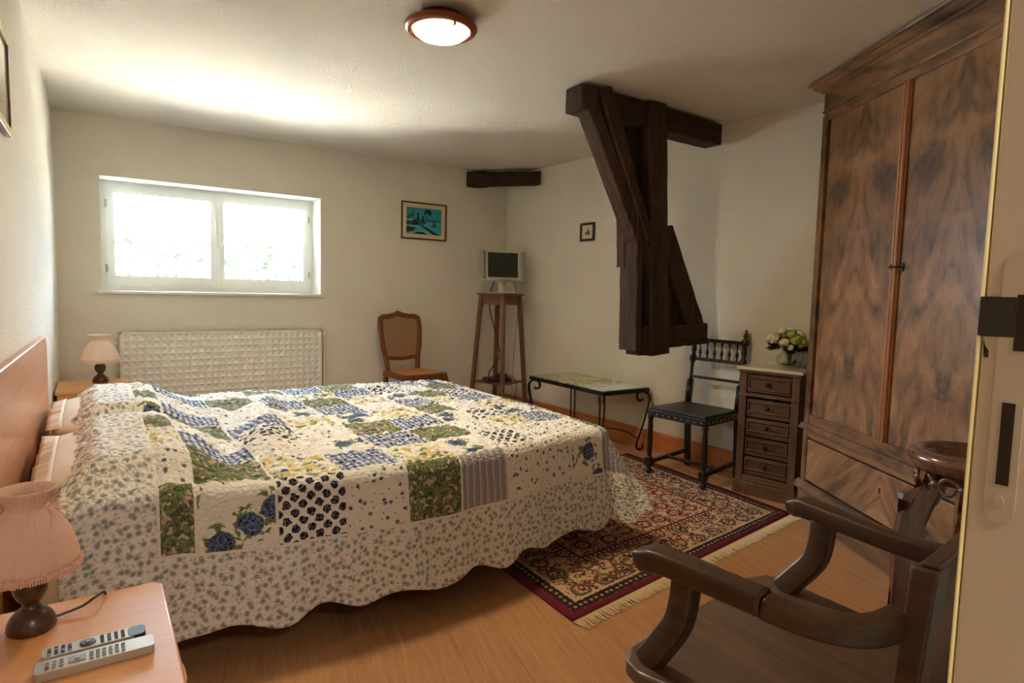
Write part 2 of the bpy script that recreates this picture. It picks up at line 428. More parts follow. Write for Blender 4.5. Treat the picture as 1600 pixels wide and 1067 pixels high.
def q_navy(t, uv, x, y):
    n_ = t.noise(uv, 130, 2)
    wv = t.vmath('ADD', uv, t.vmath('MULTIPLY', t.noise(uv, 75, 2, out='Color'), (.018, .018, 0)))
    rv = t.n('Mapping', {'Vector': wv, 'Rotation': (0, 0, .785)}).outputs[0]
    d = t.vor2(rv, 26, 0.0)
    c = t.mix(t.step(d, .41, .36), QB, lin(24, 28, 42))
    return t.mix(t.math('MULTIPLY', t.step(n_, .55, .62), t.math('LESS_THAN', d, .3)), c, lin(110, 120, 140))
def q_rose(t, uv, x, y):
    wv = t.vmath('ADD', uv, t.vmath('MULTIPLY', t.noise(uv, 30, 3, out='Color'), (.03, .03, 0)))
    d = t.vor2(wv, 6.2, .75); n_ = t.noise(uv, 60, 3, .6, 2.0)
    g = t.noise(uv, 30, 2, .5, .5)
    ring = t.math('MULTIPLY', t.math('MULTIPLY', t.step(d, .44, .40), t.step(d, .22, .26)), t.step(g, .50, .54))
    c = t.mix(ring, QB, lin(110, 128, 60))
    blue = t.mix(t.step(n_, .40, .60), lin(20, 28, 54), lin(96, 118, 156))
    return t.mix(t.step(d, .27, .24), c, blue)
def q_seam(t, uv, x, y): return t.mix(.5, (.82, .78, .72), QB)
QM = {'sprig': quilt('sprig', q_sprig), 'border': quilt('border', q_border), 'green': quilt('green', q_green), 'yellow': quilt('yellow', q_yellow),
      'gingham': quilt('gingham', q_gingham), 'stripe': quilt('stripe', q_stripe), 'navy': quilt('navy', q_navy), 'rose': quilt('rose', q_rose), 'seam': quilt('seam', q_seam)}
QN = list(QM)

# rug
RW, RL = 1.90, 1.75
def rug_mat():
    t = NT('rug_pile'); uv = t.n('UVMap').outputs[0]; sp = t.n('SeparateXYZ', {0: uv}); x, y = sp.outputs[0], sp.outputs[1]
    mx = t.math('MINIMUM', x, t.math('SUBTRACT', RW, x)); m = t.math('MINIMUM', mx, y)
    wob = t.math('MULTIPLY', t.math('SUBTRACT', t.noise(uv, 40, 2), .5), .012)
    m = t.math('ADD', m, wob)
    cream, navy, wine, red, ol = lin(202, 170, 134), lin(48, 44, 48), lin(112, 42, 52), lin(142, 62, 62), lin(98, 84, 66)
    # arabesques: rings of voronoi cells
    d1 = t.vor2(uv, 6.5, .35); d2 = t.vor2(uv, 13, .6); n1 = t.noise(uv, 19, 4, .65, 1.6); n2 = t.noise(t.vmath('ADD', uv, (4, 4, 0)), 15, 3, .6, 2.0)
    def motif(ground, a, b, c_):
        q = t.mix(t.step(n1, .52, .56), ground, a)
        q = t.mix(t.math('MULTIPLY', t.step(n2, .56, .59), .9), q, b)
        rg = t.math('MULTIPLY', t.step(d1, .20, .24), t.step(d1, .36, .32))
        q = t.mix(rg, q, c_)
        q = t.mix(t.step(d2, .26, .21), q, b)
        return t.mix(t.step(d2, .13, .09), q, ground)
    fieldm = t.mix(t.step(n1, .60, .64), t.mix(t.math('MULTIPLY', t.step(d2, .28, .22), .9), t.mix(t.step(n2, .50, .60), wine, red), cream), cream)
    fieldm = t.mix(t.math('MULTIPLY', t.step(n2, .60, .63), .9), fieldm, navy)
    med = t.math('ADD', t.math('ABSOLUTE', t.math('SUBTRACT', x, RW/2)), t.math('MULTIPLY', t.math('ABSOLUTE', t.math('SUBTRACT', y, 1.25)), .7))
    med = t.math('ADD', med, t.math('MULTIPLY', t.noise(uv, 14, 2), .12))
    fieldm = t.mix(t.step(med, .56, .55), motif(cream, ol, red, wine), fieldm)
    fieldm = t.mix(t.step(med, .40, .39), fieldm, motif(wine, red, cream, cream))
    borderm = motif(cream, navy, lin(120, 52, 44), ol)
    small = t.mix(t.step(t.vor2(uv, 30, .2), .30, .26), navy, lin(176, 130, 96))
    c = t.mix(t.step(m, .40, .405), borderm, fieldm)
    c = t.mix(t.math('MULTIPLY', t.step(m, .355, .358), t.step(m, .40, .397)), c, t.mix(t.step(t.vor2(uv, 30, .2), .3, .26), wine, cream))
    c = t.mix(t.step(m, .115, .112), c, cream); c = t.mix(t.step(m, .100, .098), c, small); c = t.mix(t.step(m, .045, .043), c, wine)
    t.bump(t.noise(uv, 500, 2), .4, .003)
    return t.base(c, .95, spec=.1)
M_rug = rug_mat()
def bouquet_mat(name, a, b):
    t = NT(name); v = t.coord('Object'); n_ = t.noise(v, 30, 2)
    return t.base(t.mix(n_, a, b), .6)
M_bl = [bouquet_mat('petal_cream', lin(254, 248, 236), lin(240, 232, 200)), bouquet_mat('petal_lime', lin(228, 230, 150), lin(182, 196, 92)), bouquet_mat('petal_pink', lin(254, 238, 228), lin(244, 220, 206))]

# ---------------------------------------------------------------- room shell
XL0, XL1 = -0.285, -0.205          # left wall at y=0 and at y=5.59
YB, H = 5.59, 2.5
def XLf(y): return XL0+(XL1-XL0)*y/YB
def XRf(y): return 3.72+(5.59-y)*.028
struct('floor', box(B(), -1.2, 4.6, -1.8, 5.6, -.1, 0), M_floor)
struct('ceiling', box(B(), -1.2, 4.6, -1.8, 5.95, H, H+.1), M_ceil)
b = B(); hexa(b, [(XL0, .0, 0), (XL1, YB, 0), (XL1-.25, YB+.36, 0), (XL0-.25, .0, 0)], [(XL0, .0, H), (XL1, YB, H), (XL1-.25, YB+.36, H), (XL0-.25, .0, H)])
struct('wall_left', b, M_wall)
# back wall with window opening (reveal splayed on its left)
WX0, WX1, WZ0, WZ1, WD = .065, 1.715, 1.20, 2.06, .27
b = B()
box(b, XL1, WX0, YB, YB+.42, 0, H); box(b, WX1, 4.1, YB, YB+.42, 0, H)
box(b, WX0, WX1, YB, YB+.42, 0, WZ0-.02); box(b, WX0, WX1, YB, YB+.42, WZ1, H)
struct('wall_back', b, M_wall)
b = B(); hexa(b, [(3.72, 5.62, 0), (3.82, 2.02, 0), (4.3, 2.02, 0), (4.3, 5.62, 0)], [(3.72, 5.62, H), (3.82, 2.02, H), (4.3, 2.02, H), (4.3, 5.62, H)])
struct('wall_right', b, M_wall)
b = B(); hexa(b, [(4.10, 2.02, 0), (3.02, .16, 0), (3.15, .0, 0), (4.35, 2.02, 0)], [(4.10, 2.02, H), (3.02, .16, H), (3.15, .0, H), (4.35, 2.02, H)])
struct('wall_diagonal', b, M_wall)
DZ = 2.08
b = B(); box(b, .60, 3.1, .0, .155, 0, H); box(b, XL0-.2, .60, .0, .155, DZ+.06, H)
struct('wall_front', b, M_wall)
# hallway behind the camera
b = B(); box(b, -1.0, -.9, -1.7, 0, 0, H); box(b, 1.6, 1.7, -1.7, 0, 0, H); box(b, -1, 1.7, -1.8, -1.7, 0, H); box(b, -.9, XL0-.2, -.1, 0.0, 0, H); box(b, .60, 1.6, -.1, -.001, 0, H)
struct('wall_hall', b, M_wall)
# door frame at the right of the doorway
d1 = bpy.data.objects.new('door_1', None); C.objects.link(d1); tag(d1, kind='structure')
b = B(); box(b, .498, .60, -.06, .1645, 0, DZ+.06); box(b, XL0, .498, -.06, .1645, DZ, DZ+.06)
obj('door_frame', b, M_jamb, d1, bevel=.002)
b = B(); box(b, .4968, .505, .1650, .1672, 0, DZ+.03); obj('frame_arris', b, M_jambedge, d1, bevel=.0015)  # thin strip carrying the painted edge highlight
# strike plate (rounded ends) with two mortise holes and a latch lip
def ZP(a, z, t): return (t, a, z)
pl = []
yc, hw = .1465, .0085
for i in range(9): a = PI+PI*i/8; pl.append((yc+hw*cos(a), 1.135+.012*sin(a)))
for i in range(9): a = PI*i/8; pl.append((yc+hw*cos(a), 1.292+.012*sin(a)))
obj('strike_plate', prism(B(), pl, ZP, .4962, .4985), M_strike, d1)
b = B(); box(b, .4955, .4970, .1300, .1462, 1.2395, 1.2760); obj('latch_hole', b, M_hole, d1)
b = B(); box(b, .4955, .4970, .1422, .1492, 1.1500, 1.2050); obj('bolt_hole', b, M_hole, d1)
b = B(); box(b, .4958, .4972, .1464, .1668, 1.2480, 1.2745); obj('latch_lip', b, M_lip, d1, bevel=.0008)
b = B(); prism(b, [(yc+.003*cos(a*PI/6), 1.1385+.004*sin(a*PI/6)) for a in range(12)], ZP, .4950, .4970); obj('plate_screw', b, M_strike, d1)

b = B(); prism(b, [(.1600, 1.2385), (.1620, 1.2410), (.1632, 1.2450), (.1618, 1.2400), (.1625, 1.2340), (.1600, 1.2335)], ZP, .4974, .4982); obj('paint_chip', b, M_lip, d1)

# baseboards
b = B(); hexa(b, [(3.70, 5.57, 0), (3.798, 2.06, 0), (3.8185, 2.06, 0), (3.7195, 5.588, 0)], [(3.70, 5.57, .155), (3.798, 2.06, .155), (3.8185, 2.06, .16), (3.7195, 5.588, .16)])
struct('baseboard_right', b, M_pine, bevel=.003)
struct('baseboard_back', box(B(), XL1, 3.70, 5.57, 5.5895, 0, .155), M_pine, bevel=.003)

# window
w1 = bpy.data.objects.new('window_1', None); C.objects.link(w1); tag(w1, kind='structure')
FY = 5.84
b = B(); box(b, WX0, WX1, FY, FY+.07, WZ0, WZ0+.035); box(b, WX0, WX1, FY, FY+.07, WZ1-.04, WZ1); box(b, WX0, WX0+.04, FY, FY+.07, WZ0+.035, WZ1-.04); box(b, WX1-.04, WX1, FY, FY+.07, WZ0+.035, WZ1-.04)
obj('window_frame', b, M_white, w1)
b = B(); t_ = .004
box(b, WX0, WX0+t_, YB+.002, FY, WZ0, WZ1); box(b, WX1-t_, WX1, YB+.002, FY, WZ0, WZ1); box(b, WX0+t_, WX1-t_, YB+.002, FY, WZ1-t_, WZ1)
obj('reveal_lining', b, M_white, w1)
midx = (WX0+WX1)/2
for k, (x0, x1) in enumerate(((WX0+.04, midx+.012), (midx+.012, WX1-.04))):
    z0, z1 = WZ0+.035, WZ1-.04; s = .055
    b = B(); y0, y1 = FY-.012, FY+.05
    box(b, x0, x1, y0, y1, z0, z0+.085); box(b, x0, x1, y0, y1, z1-s, z1); box(b, x0, x0+s, y0, y1, z0+.085, z1-s); box(b, x1-s, x1, y0, y1, z0+.085, z1-s)
    cs = obj('casement', b, M_white, w1)
    b = B(); box(b, x0+s, x1-s, FY+.018, FY+.022, z0+.085, z1-s); obj('pane', b, M_glass, cs)
    hx = x0-.004 if k == 0 else x1-.004
    for hz in (z0+.14, z1-.14):
        b = B(); lathe(b, [(.006, -.03), (.0075, -.028), (.0075, .028), (.006, .03)], (hx+.004, FY-.016, hz), 10); obj('hinge', b, M_steel, cs)
b = B(); box(b, midx-.008, midx+.032, FY-.03, FY-.012, 1.22, 2.01); obj('meeting_cover', b, M_white, w1, bevel=.006)
b = B(); box(b, midx+.0, midx+.024, FY-.036, FY-.03, 1.50, 1.60); tube(b, [(midx+.012, FY-.036, 1.56), (midx+.012, FY-.062, 1.56), (midx+.012, FY-.066, 1.545), (midx+.012, FY-.066, 1.45)], .008, 8)
obj('window_handle', b, M_white, w1)
b = B(); box(b, .36, .72, FY-.03, FY-.012, 1.965, 1.995)
for i in range(22): box(b, .375+i*.0155, .384+i*.0155, FY-.034, FY-.03, 1.97, 1.99)
obj('air_vent', b, M_white, w1, bevel=.002)
b = B(); box(b, WX0-.03, WX1+.03, YB-.03, FY+.01, WZ0-.022, WZ0); obj('window_sill', b, M_sill, w1, bevel=.004)
# outer sill and reveal lining behind the frame
b = B(); box(b, WX0, WX1, FY+.05, YB+.46, WZ0-.03, WZ0-.004); obj('outer_sill', b, M_stoneext, w1)

# sheer brise-bise curtains
for k, (x0, x1) in enumerate(((.165, .845), (.925, 1.615))):
    cu = thing('cafe_curtain', 'short sheer white curtain on the %s window casement' % ('left' if k == 0 else 'right'), 'curtain', ((x0+x1)/2, FY-.018, 1.62), 0, 'short sheer curtains on the window')
    hw_ = (x1-x0)/2
    b = B(); nu = 90
    def cf(i, j):
        x = -hw_+2*hw_*i/nu; z = .34-.34*j/10
        if j == 0: z += .008*abs(sin(i*1.1))
        return ((x, .0055*sin(i*.75)*(.4+.06*j), z), (x, z))
    grid_uv(b, nu, 10, cf); cl = obj('curtain_cloth', b, M_sheer, cu, smooth=True)
    b = B(); tube(b, [(-hw_-.01, -.004, .322), (hw_+.01, -.004, .322)], .004, 8); obj('curtain_rod', b, M_white, cu)

# outside
struct('ground_outside', box(B(), -8, 14, 5.96, 22, -.3, -.1), M_gravel)
b = B()
for i in range(7000):
    p = Vector((random.uniform(-4, 9), random.gauss(11.0, .45), random.uniform(-.1, 2.4)+.4*sin(i)))
    s = random.uniform(.06, .13); q = Matrix.Rotation(random.uniform(0, 6), 3, Vector((random.random(), random.random(), random.random()+.1)).normalized())
    vs = [b.verts.new(p+q@Vector(v)*s) for v in ((-1, 0, 0), (0, -.5, .1), (1, 0, 0), (0, .5, .1))]
    b.faces.new(vs)
tag(obj('hedge', b, M_hedge), 'sunlit green hedge beyond the window', 'hedge', kind='stuff')

# ---------------------------------------------------------------- radiator
rd = thing('radiator', 'white embossed panel radiator under the window', 'radiator', (.93, 5.55, .0))
b = B(); x0, x1, z0, z1 = -.765, .765, .24, .885; nx, nz = 29, 12; fy = -.045
for i in range(nx):
    for j in range(nz):
        a, c = x0+.012+(x1-x0-.024)*i/nx, x0+.012+(x1-x0-.024)*(i+1)/nx
        d, e = z0+.012+(z1-z0-.024)*j/nz, z0+.012+(z1-z0-.024)*(j+1)/nz
        q = .019
        o_ = [b.verts.new((X, fy, Z)) for X, Z in ((a, d), (c, d), (c, e), (a, e))]
        n_ = [b.verts.new((X, fy+.010, Z)) for X, Z in ((a+q, d+q), (c-q, d+q), (c-q, e-q), (a+q, e-q))]
        b.faces.new(n_)
        for k in range(4): b.faces.new((o_[k], o_[(k+1) % 4], n_[(k+1) % 4], n_[k]))
bmesh.ops.remove_doubles(b, verts=b.verts, dist=.0005)
for a, c, d, e in ((x0, x0+.012, z0, z1), (x1-.012, x1, z0, z1), (x0, x1, z0, z0+.012), (x0, x1, z1-.012, z1)): box(b, a, c, fy-.001, fy+.03, d, e)
box(b, x0, x1, fy+.022, fy+.03, z0, z1)
obj('panel', b, M_rad, rd)
b = B(); tube(b, [(x1-.01, fy+.03, z1-.04), (x1+.03, fy+.03, z1-.04)], .008); lathe(b, [(.010, -.02), (.013, -.018), (.013, .018), (.009, .02)], (x1+.032, fy+.03, z1-.03), 12)
obj('valve', b, M_rad, rd)
b = B(); tube(b, [(x1+.03, fy+.03, z1-.05), (x1+.03, fy+.03, .0)], .007); obj('pipe', b, M_rad, rd)
for q in (x0+.2, x1-.24): obj('wall_bracket', box(B(), q, q+.04, fy+.028, .035, z0+.05, z1-.05), M_steel, rd)

# ---------------------------------------------------------------- bed
UF, BW, ZT, YN = 2.10, 1.86, .600, 2.20
def smooth(a, b_, x):
    x = min(1, max(0, (x-a)/(b_-a))); return x*x*(3-2*x)
def edge_y(u_): return YN + .075*smooth(1.35, 2.1, u_) - .055*math.exp(-((u_-1.05)/.45)**2) - .02*smooth(.35, .0, u_)
def pillow_h(u_, v_):
    P = smooth(-.16, .02, u_)*(1-smooth(.18, .46+.05*sin(v_*5), u_))
    Q = max(smooth(-.06, .14, v_)*(1-smooth(.80, .93, v_)), smooth(.93, 1.06, v_)*(1-smooth(1.72, 1.92, v_)))
    base_ = .62
    far = .10*smooth(.8, 1.6, v_)
    return (.115+.02*far)*P*max(Q, base_*P*smooth(-.12, .12, v_)*(1-smooth(1.70, 1.96, v_)))
def top_z(u_, v_):
    z = ZT + pillow_h(u_, v_)
    # soft folds behind the pillows
    z += .036*math.exp(-((u_-.62-.22*(v_-.6))/.07)**2)*smooth(.1, .5, v_)*(1-smooth(1.4, 1.8, v_))
    z -= .034*math.exp(-((u_-.46-.2*(v_-.6))/.06)**2)*smooth(.0, .3, v_)*(1-smooth(1.3, 1.8, v_))
    z += .016*math.exp(-((v_-1.55-.25*(u_-1.3))/.05)**2)*smooth(.9, 1.2, u_)*(1-smooth(1.7, 2.0, u_))
    z += .010*noise.noise((u_*2.3, v_*2.3, 1.0)) + .012*math.exp(-(v_-.9)**2)
    return z
COLS = [.15, .255, .505, .742, .972, 1.205, 1.450, 1.660, 1.860, 2.07, 2.31]
ROWS = [-.25, 0, .235, .47, .705, .94, 1.175, 1.41, 1.645, 1.86, 2.11]
TBL = [['green', 'rose', 'navy', 'sprig', 'green', 'stripe', 'sprig', 'sprig', 'rose', 'stripe'],
       ['sprig', 'green', 'yellow', 'gingham', 'yellow', 'rose', 'navy', 'sprig', 'sprig', 'green'],
       ['yellow', 'gingham', 'sprig', 'rose', 'gingham', 'green', 'sprig', 'yellow', 'gingham', 'yellow'],
       ['green', 'sprig', 'navy', 'sprig', 'green', 'gingham', 'rose', 'navy', 'rose', 'gingham'],
       ['sprig', 'green', 'gingham', 'yellow', 'rose', 'yellow', 'green', 'sprig', 'yellow', 'green'],
       ['rose', 'gingham', 'sprig', 'rose', 'gingham', 'sprig', 'gingham', 'yellow', 'gingham', 'sprig'],
       ['green', 'sprig', 'sprig', 'gingham', 'green', 'yellow', 'rose', 'green', 'navy', 'yellow'],
       ['sprig', 'gingham', 'green', 'sprig', 'yellow', 'gingham', 'navy', 'sprig', 'green', 'gingham'],
       ['yellow', 'rose', 'sprig', 'green', 'gingham', 'green', 'sprig', 'gingham', 'rose', 'sprig'],
       ['green', 'gingham', 'navy', 'sprig', 'green', 'stripe', 'sprig', 'navy', 'rose', 'stripe']]
def patch(u_, v_):
    if u_ < COLS[0] or u_ > COLS[-1] or v_ < ROWS[0] or v_ > ROWS[-1]: return 'border'
    i = max(k for k in range(len(COLS)) if COLS[k] <= u_+1e-9); j = max(k for k in range(len(ROWS)) if ROWS[k] <= v_+1e-9)
    return TBL[min(j, 9)][min(i, 9)]
def seam_d(u_, v_):
    if not (COLS[0]-.02 < u_ < COLS[-1]+.02 and ROWS[0]-.02 < v_ < ROWS[-1]+.02): return 1
    return min(min(abs(u_-c) for c in COLS), min(abs(v_-c) for c in ROWS))
def drape(d, flare, R=.05):
    if d < R*PI/2: return R*sin(d/R), R*(1-cos(d/R))
    e = d-R*PI/2; return R+flare*e, R+e*math.sqrt(max(.2, 1-flare*flare))
def cloth_pos(u_, v_, off=0.0, D=.50, hem=True):
    """returns position and true cloth coordinates"""
    du = max(0, u_-UF); near = v_ < BW/2
    dv = max(0, -v_) if near else max(0, v_-BW)
    if near: ey = edge_y(min(u_, UF)); sg = -1
    else: ey = YN+BW; sg = 1
    uc = min(u_, UF); vc = min(max(v_, 0), BW)
    yy = edge_y(uc) + (YN+BW-edge_y(uc))*vc/BW
    z = top_z(uc, vc)
    if du == 0 and dv == 0: return Vector((uc, yy, z-off)), (u_, v_)
    if du > 0 and dv > 0:
        d = max(du, dv); th = PI/4*(dv/du) if dv <= du else PI/2-PI/4*(du/dv)
        cu, cv = cos(th), sin(th); fl = .12+.42*sin(2*th)
    else:
        d = du+dv; cu, cv = (1, 0) if du > 0 else (0, 1); fl = .12 if dv > 0 else .16; th = 0 if du > 0 else PI/2
    if hem: d *= 1+.035*cos((u_+v_)*2*PI/.30)*smooth(.2, .5, d)
    wav = smooth(.12, .5, d)*(.014*sin(u_*13+1.1)+.012*sin(u_*29+v_*3)+ .018*noise.noise((u_*3, v_*3, 3)))
    if du > 0 and dv <= 0: wav = smooth(.12, .5, d)*.02*sin(v_*15)
    o_, dr = drape(d, fl); o_ += wav-off
    p = Vector((uc+o_*cu, (ey if dv > 0 else yy)+sg*o_*cv, z-dr-off*.3))
    return p, (UF+d*cu if du > 0 else u_, (-d*cv if near else BW+d*cv) if dv > 0 else v_)
def build_cloth(name, u0, u1, mats, off, D, step_, parent=None, relief=True, vfar=True):
    b = B(); uvl = b.loops.layers.uv.new('UVMap')
    nu = int(round((u1-u0)/step_)); v0, v1 = -D, BW+D; nv = int(round((v1-v0)/step_))
    V = []; T = {}
    for i in range(nu+1):
        row = []
        for j in range(nv+1):
            p, t_ = cloth_pos(u0+(u1-u0)*i/nu, v0+(v1-v0)*j/nv, off, D, relief)
            if u0+(u1-u0)*i/nu < .0: p.z += .004*sin(j*.35)
            v = b.verts.new(p); row.append(v); T[v] = t_
        V.append(row)
    for i in range(nu):
        for j in range(nv):
            q = b.faces.new((V[i][j], V[i+1][j], V[i+1][j+1], V[i][j+1]))
            cu = sum(T[l.vert][0] for l in q.loops)/4; cv = sum(T[l.vert][1] for l in q.loops)/4
            for l in q.loops: l[uvl].uv = T[l.vert]
            if relief:
                q.material_index = QN.index('seam') if seam_d(cu, cv) < .0062 else QN.index(patch(cu, cv))
    if relief:
        b.normal_update()
        disp = {}
        for v, (a, c) in T.items():
            onep = noise.noise((a*28, c*46, .5))+.9*noise.noise((a*48, c*62, 2.5))
            amt = .0085 if -.02 < c < BW+.1 and a < 2.1 else (.003 if c < ROWS[0] else .0022)
            if a < .15: amt = .0045
            h = onep*amt
            sd = seam_d(a, c)
            h -= .004*math.exp(-(sd/.010)**2)
            h += .0035*math.exp(-(sd/.004)**2)
            disp[v] = v.normal*h
        for v, dd in disp.items(): v.co += dd if v.normal.z > -.5 else -dd
    me = bpy.data.meshes.new(name); b.to_mesh(me); b.free()
    for m in mats: me.materials.append(m)
    for p in me.polygons: p.use_smooth = True
    o = bpy.data.objects.new(name, me); C.objects.link(o)
    so = o.modifiers.new('thick', 'SOLIDIFY'); so.thickness = .006; so.offset = -1
    if parent: o.parent = parent
    return o
qo = build_cloth('patchwork_quilt', -.10, UF+.50, [QM[k] for k in QN], 0, .50, .0095)
tag(qo, 'floral patchwork quilt in white, blue and green spread over the double bed', 'quilt')
sh = build_cloth('bed_sheet', -.165, .30, [M_sheet], .014, .30, .02, relief=False)
tag(sh, 'cream cotton sheet showing between the quilt and the headboard', 'sheet')

bed = thing('double_bed', 'wide double bed with plain orange-brown veneered headboard', 'bed', (0, 0, 0))
b = B(); prism(b, [(2.14, .18), (2.14, 1.0), (2.18, 1.006), (3.9, .985), (3.97, .94), (3.97, .18)], YZ, -.016, .010)
obj('headboard', b, M_orange, bed, bevel=.003, loc=(-.266, 0, 0), rot=(0, 0, -.0143))
b = B(); box(b, -.165, 2.06, 2.26, 4.02, .30, .575); obj('mattress', b, M_matt, bed, bevel=.04, seg=4)
b = B(); box(b, -.165, 2.04, 2.32, 3.98, .17, .298); obj('bed_base', b, M_basewood, bed, bevel=.006)
for x in (-.1, .95, 1.94):
    for y in (2.42, 3.9):
        b = B(); box(b, x-.03, x+.03, y-.03, y+.03, .0115 if (x > 1.5 and y < 3) else 0, .17); obj('leg', b, M_foot if x > 1.5 else M_basewood, bed, bevel=.004)

def pillow(name, label, y0, y1):
    b = B(); nx, ny = 22, 28; x0, x1 = -.155, .30; top = []
    def P(i, j, s):
        a = -1+2*i/nx; c = -1+2*j/ny
        h = .055*max(0, (1-abs(a)**3))**.5*max(0, (1-abs(c)**4))**.5
        x = (x0+x1)/2+(x1-x0)/2*a*(1-.05*c*c); y = (y0+y1)/2+(y1-y0)/2*c*(1-.04*a*a)
        wr = .010*noise.noise((x*9, y*9, s*3+y0))*(1-abs(a)**6)
        return (x, y, .628+s*h+wr*.6)
    Vt = [[b.verts.new(P(i, j, 1)) for j in range(ny+1)] for i in range(nx+1)]
    Vb = [[b.verts.new(P(i, j, -1)) if 0 < i < nx and 0 < j < ny else Vt[i][j] for j in range(ny+1)] for i in range(nx+1)]
    for i in range(nx):
        for j in range(ny):
            b.faces.new((Vt[i][j], Vt[i+1][j], Vt[i+1][j+1], Vt[i][j+1])); 
            q = [Vb[i][j], Vb[i][j+1], Vb[i+1][j+1], Vb[i+1][j]]
            if len(set(q)) >= 3:
                try: b.faces.new(list(dict.fromkeys(q)))
                except ValueError: pass
    pt = thing(name, label, 'pillow', (0, 0, 0), 0)
    obj('pillowcase', b, M_pillow, pt, smooth=True)
    # ruffled open end of the case facing the headboard
    b = B(); m = 46
    def rf(i, j):
        y = y0+.04+(y1-y0-.08)*i/m; x = -.120-.055*j/4
        return ((x, y, .640+.035*(1-j/6)*sin(PI*i/m)**.5+.030*(j/4)*noise.noise((i*.28, y0, 1))+.008*(j/4)*noise.noise((i*.9, y0, 4))), (x, y))
    grid_uv(b, m, 4, rf); fl = obj('ruffle', b, M_pillow, pt, smooth=True)
    so = fl.modifiers.new('t', 'SOLIDIFY'); so.thickness = .004
    return pt
pillow('pillow', 'cream pillow under the quilt on the near side of the bed', 2.27, 3.08)
pillow('pillow', 'cream pillow under the quilt on the far side, by the window', 3.16, 3.98)

# ---------------------------------------------------------------- nightstands, lamps, remotes
def nightstand(label, loc, zt, wx, wy):
    n_ = thing('nightstand', label, 'nightstand', loc)
    b = B(); prism(b, [(0, 0), (wx-.02, 0), (wx, .02), (wx, wy-.02), (wx-.02, wy), (0, wy)], XY, zt-.022, zt); obj('top', b, M_beech, n_, bevel=.005, seg=3)
    b = B(); box(b, .01, wx-.03, .015, .033, .06, zt-.022); box(b, .01, wx-.03, wy-.033, wy-.015, .06, zt-.022); box(b, .01, .02, .033, wy-.033, .06, zt-.022); box(b, .02, wx-.03, .033, wy-.033, .06, .078); box(b, .02, wx-.03, .033, wy-.033, zt-.20, zt-.185)
    obj('carcass', b, M_beech, n_, bevel=.002)
    b = B(); box(b, wx-.032, wx-.012, .018, wy-.018, zt-.185, zt-.030); dr = obj('drawer', b, M_beech, n_, bevel=.003)
    b = B(); tube(b, spline([(wx-.012, wy/2-.045, zt-.09), (wx+.010, wy/2-.04, zt-.09), (wx+.014, wy/2, zt-.092), (wx+.010, wy/2+.04, zt-.09), (wx-.012, wy/2+.045, zt-.09)], 4), .005); obj('handle', b, M_beech, dr)
    b = B(); box(b, .03, wx-.05, .04, wy-.04, 0, .06); obj('plinth', b, M_beech, n_)
    return n_
nightstand('beech nightstand in the foreground with two remote controls on it', (-.255, 1.14, 0), .52, .385, .595)
nightstand('beech nightstand beyond the bed, between the headboard and the radiator', (-.205, 4.68, 0), .58, .40, .52)

def table_lamp(label, loc, k, ws, m_shade, rz=0, cord=None):
    L = thing('table_lamp', label, 'lamp', loc, rz)
    pr = [(.050, 0), (.053, .006), (.051, .018), (.044, .030), (.034, .040), (.022, .047), (.018, .053), (.019, .058), (.029, .068), (.036, .082), (.037, .094), (.032, .108), (.022, .119), (.014, .125), (.013, .140)]
    obj('base', lathe(B(), [(a*k*.82, c*k) for a, c in pr], n=28), M_lampw, L, smooth=True)
    b = B(); lathe(b, [(.013*k, .138*k), (.015*k, .142*k), (.015*k, .185*k), (.010*k, .187*k)], n=14); obj('socket', b, M_brass, L, smooth=True)
    # gathered bell-shaped shade with a flared collar and fringe
    sp = [(.108, .134), (.106, .150), (.100, .175), (.086, .208), (.064, .238), (.046, .254), (.041, .262), (.048, .274), (.060, .290), (.064, .297), (.060, .298), (.048, .286), (.037, .266)]
    sp = [(a*ws, c) for a, c in sp]
    def fn(a, z):
        g = smooth(.225, .262, z/k)
        return 1+.030*abs(sin(4*a))-.012+(.003+.022*g)*sin(38*a)
    b = lathe(B(), [(a*k, c*k) for a, c in sp], n=152, fn=fn, cap=False)
    s_ = obj('lamp_shade', b, m_shade, L, smooth=True)
    so = s_.modifiers.new('t', 'SOLIDIFY'); so.thickness = .0012
    b = B(); rnd = random.Random(3)
    for i in range(120):
        a = 2*PI*i/120; rr = .1085*k*ws
        tube(b, [(rr*cos(a), rr*sin(a), .140*k), ((rr+.004)*cos(a+.02), (rr+.004)*sin(a+.02), .132*k), ((rr+.002)*cos(a), (rr+.002)*sin(a), (.124+.003*rnd.random())*k)], .0022*k, 4)
    for i in range(60):
        a = 2*PI*i/60; bmesh.ops.create_icosphere(b, subdivisions=1, radius=.0035*k, matrix=Matrix.Translation((.112*k*ws*cos(a), .112*k*ws*sin(a), (.138+.004*sin(i*2))*k)))
    obj('fringe', b, m_shade, s_)
    b = B(); R_ = .043*k*ws; tube(b, [(R_*cos(i*PI/12), R_*sin(i*PI/12), .260*k) for i in range(25)], .0018*k, 6)
    tube(b, spline([(.044*k*ws, 0, .260*k), (.064*k, .01*k, .262*k), (.07*k, .022*k, .250*k), (.046*k*ws, .0, .258*k)], 4), .0014*k, 5)
    tube(b, spline([(.044*k*ws, 0, .260*k), (.078*k, -.012*k, .248*k), (.085*k, -.022*k, .236*k), (.048*k, -.004*k, .254*k)], 4), .0014*k, 5)
    obj('bow_cord', b, m_shade, s_)
    if cord:
        b = B(); tube(b, spline(cord, 5), .003, 6); obj('cord', b, M_black, L)
    return L
table_lamp('pink frilled table lamp on the near nightstand, beside the remotes', (-.125, 1.625, .520), 1.04, .80, M_shade, -.3, [(.03, .03, .006), (.075, .055, .012), (.095, .085, .018), (.10, .13, .004), (.09, .14, -.05)])
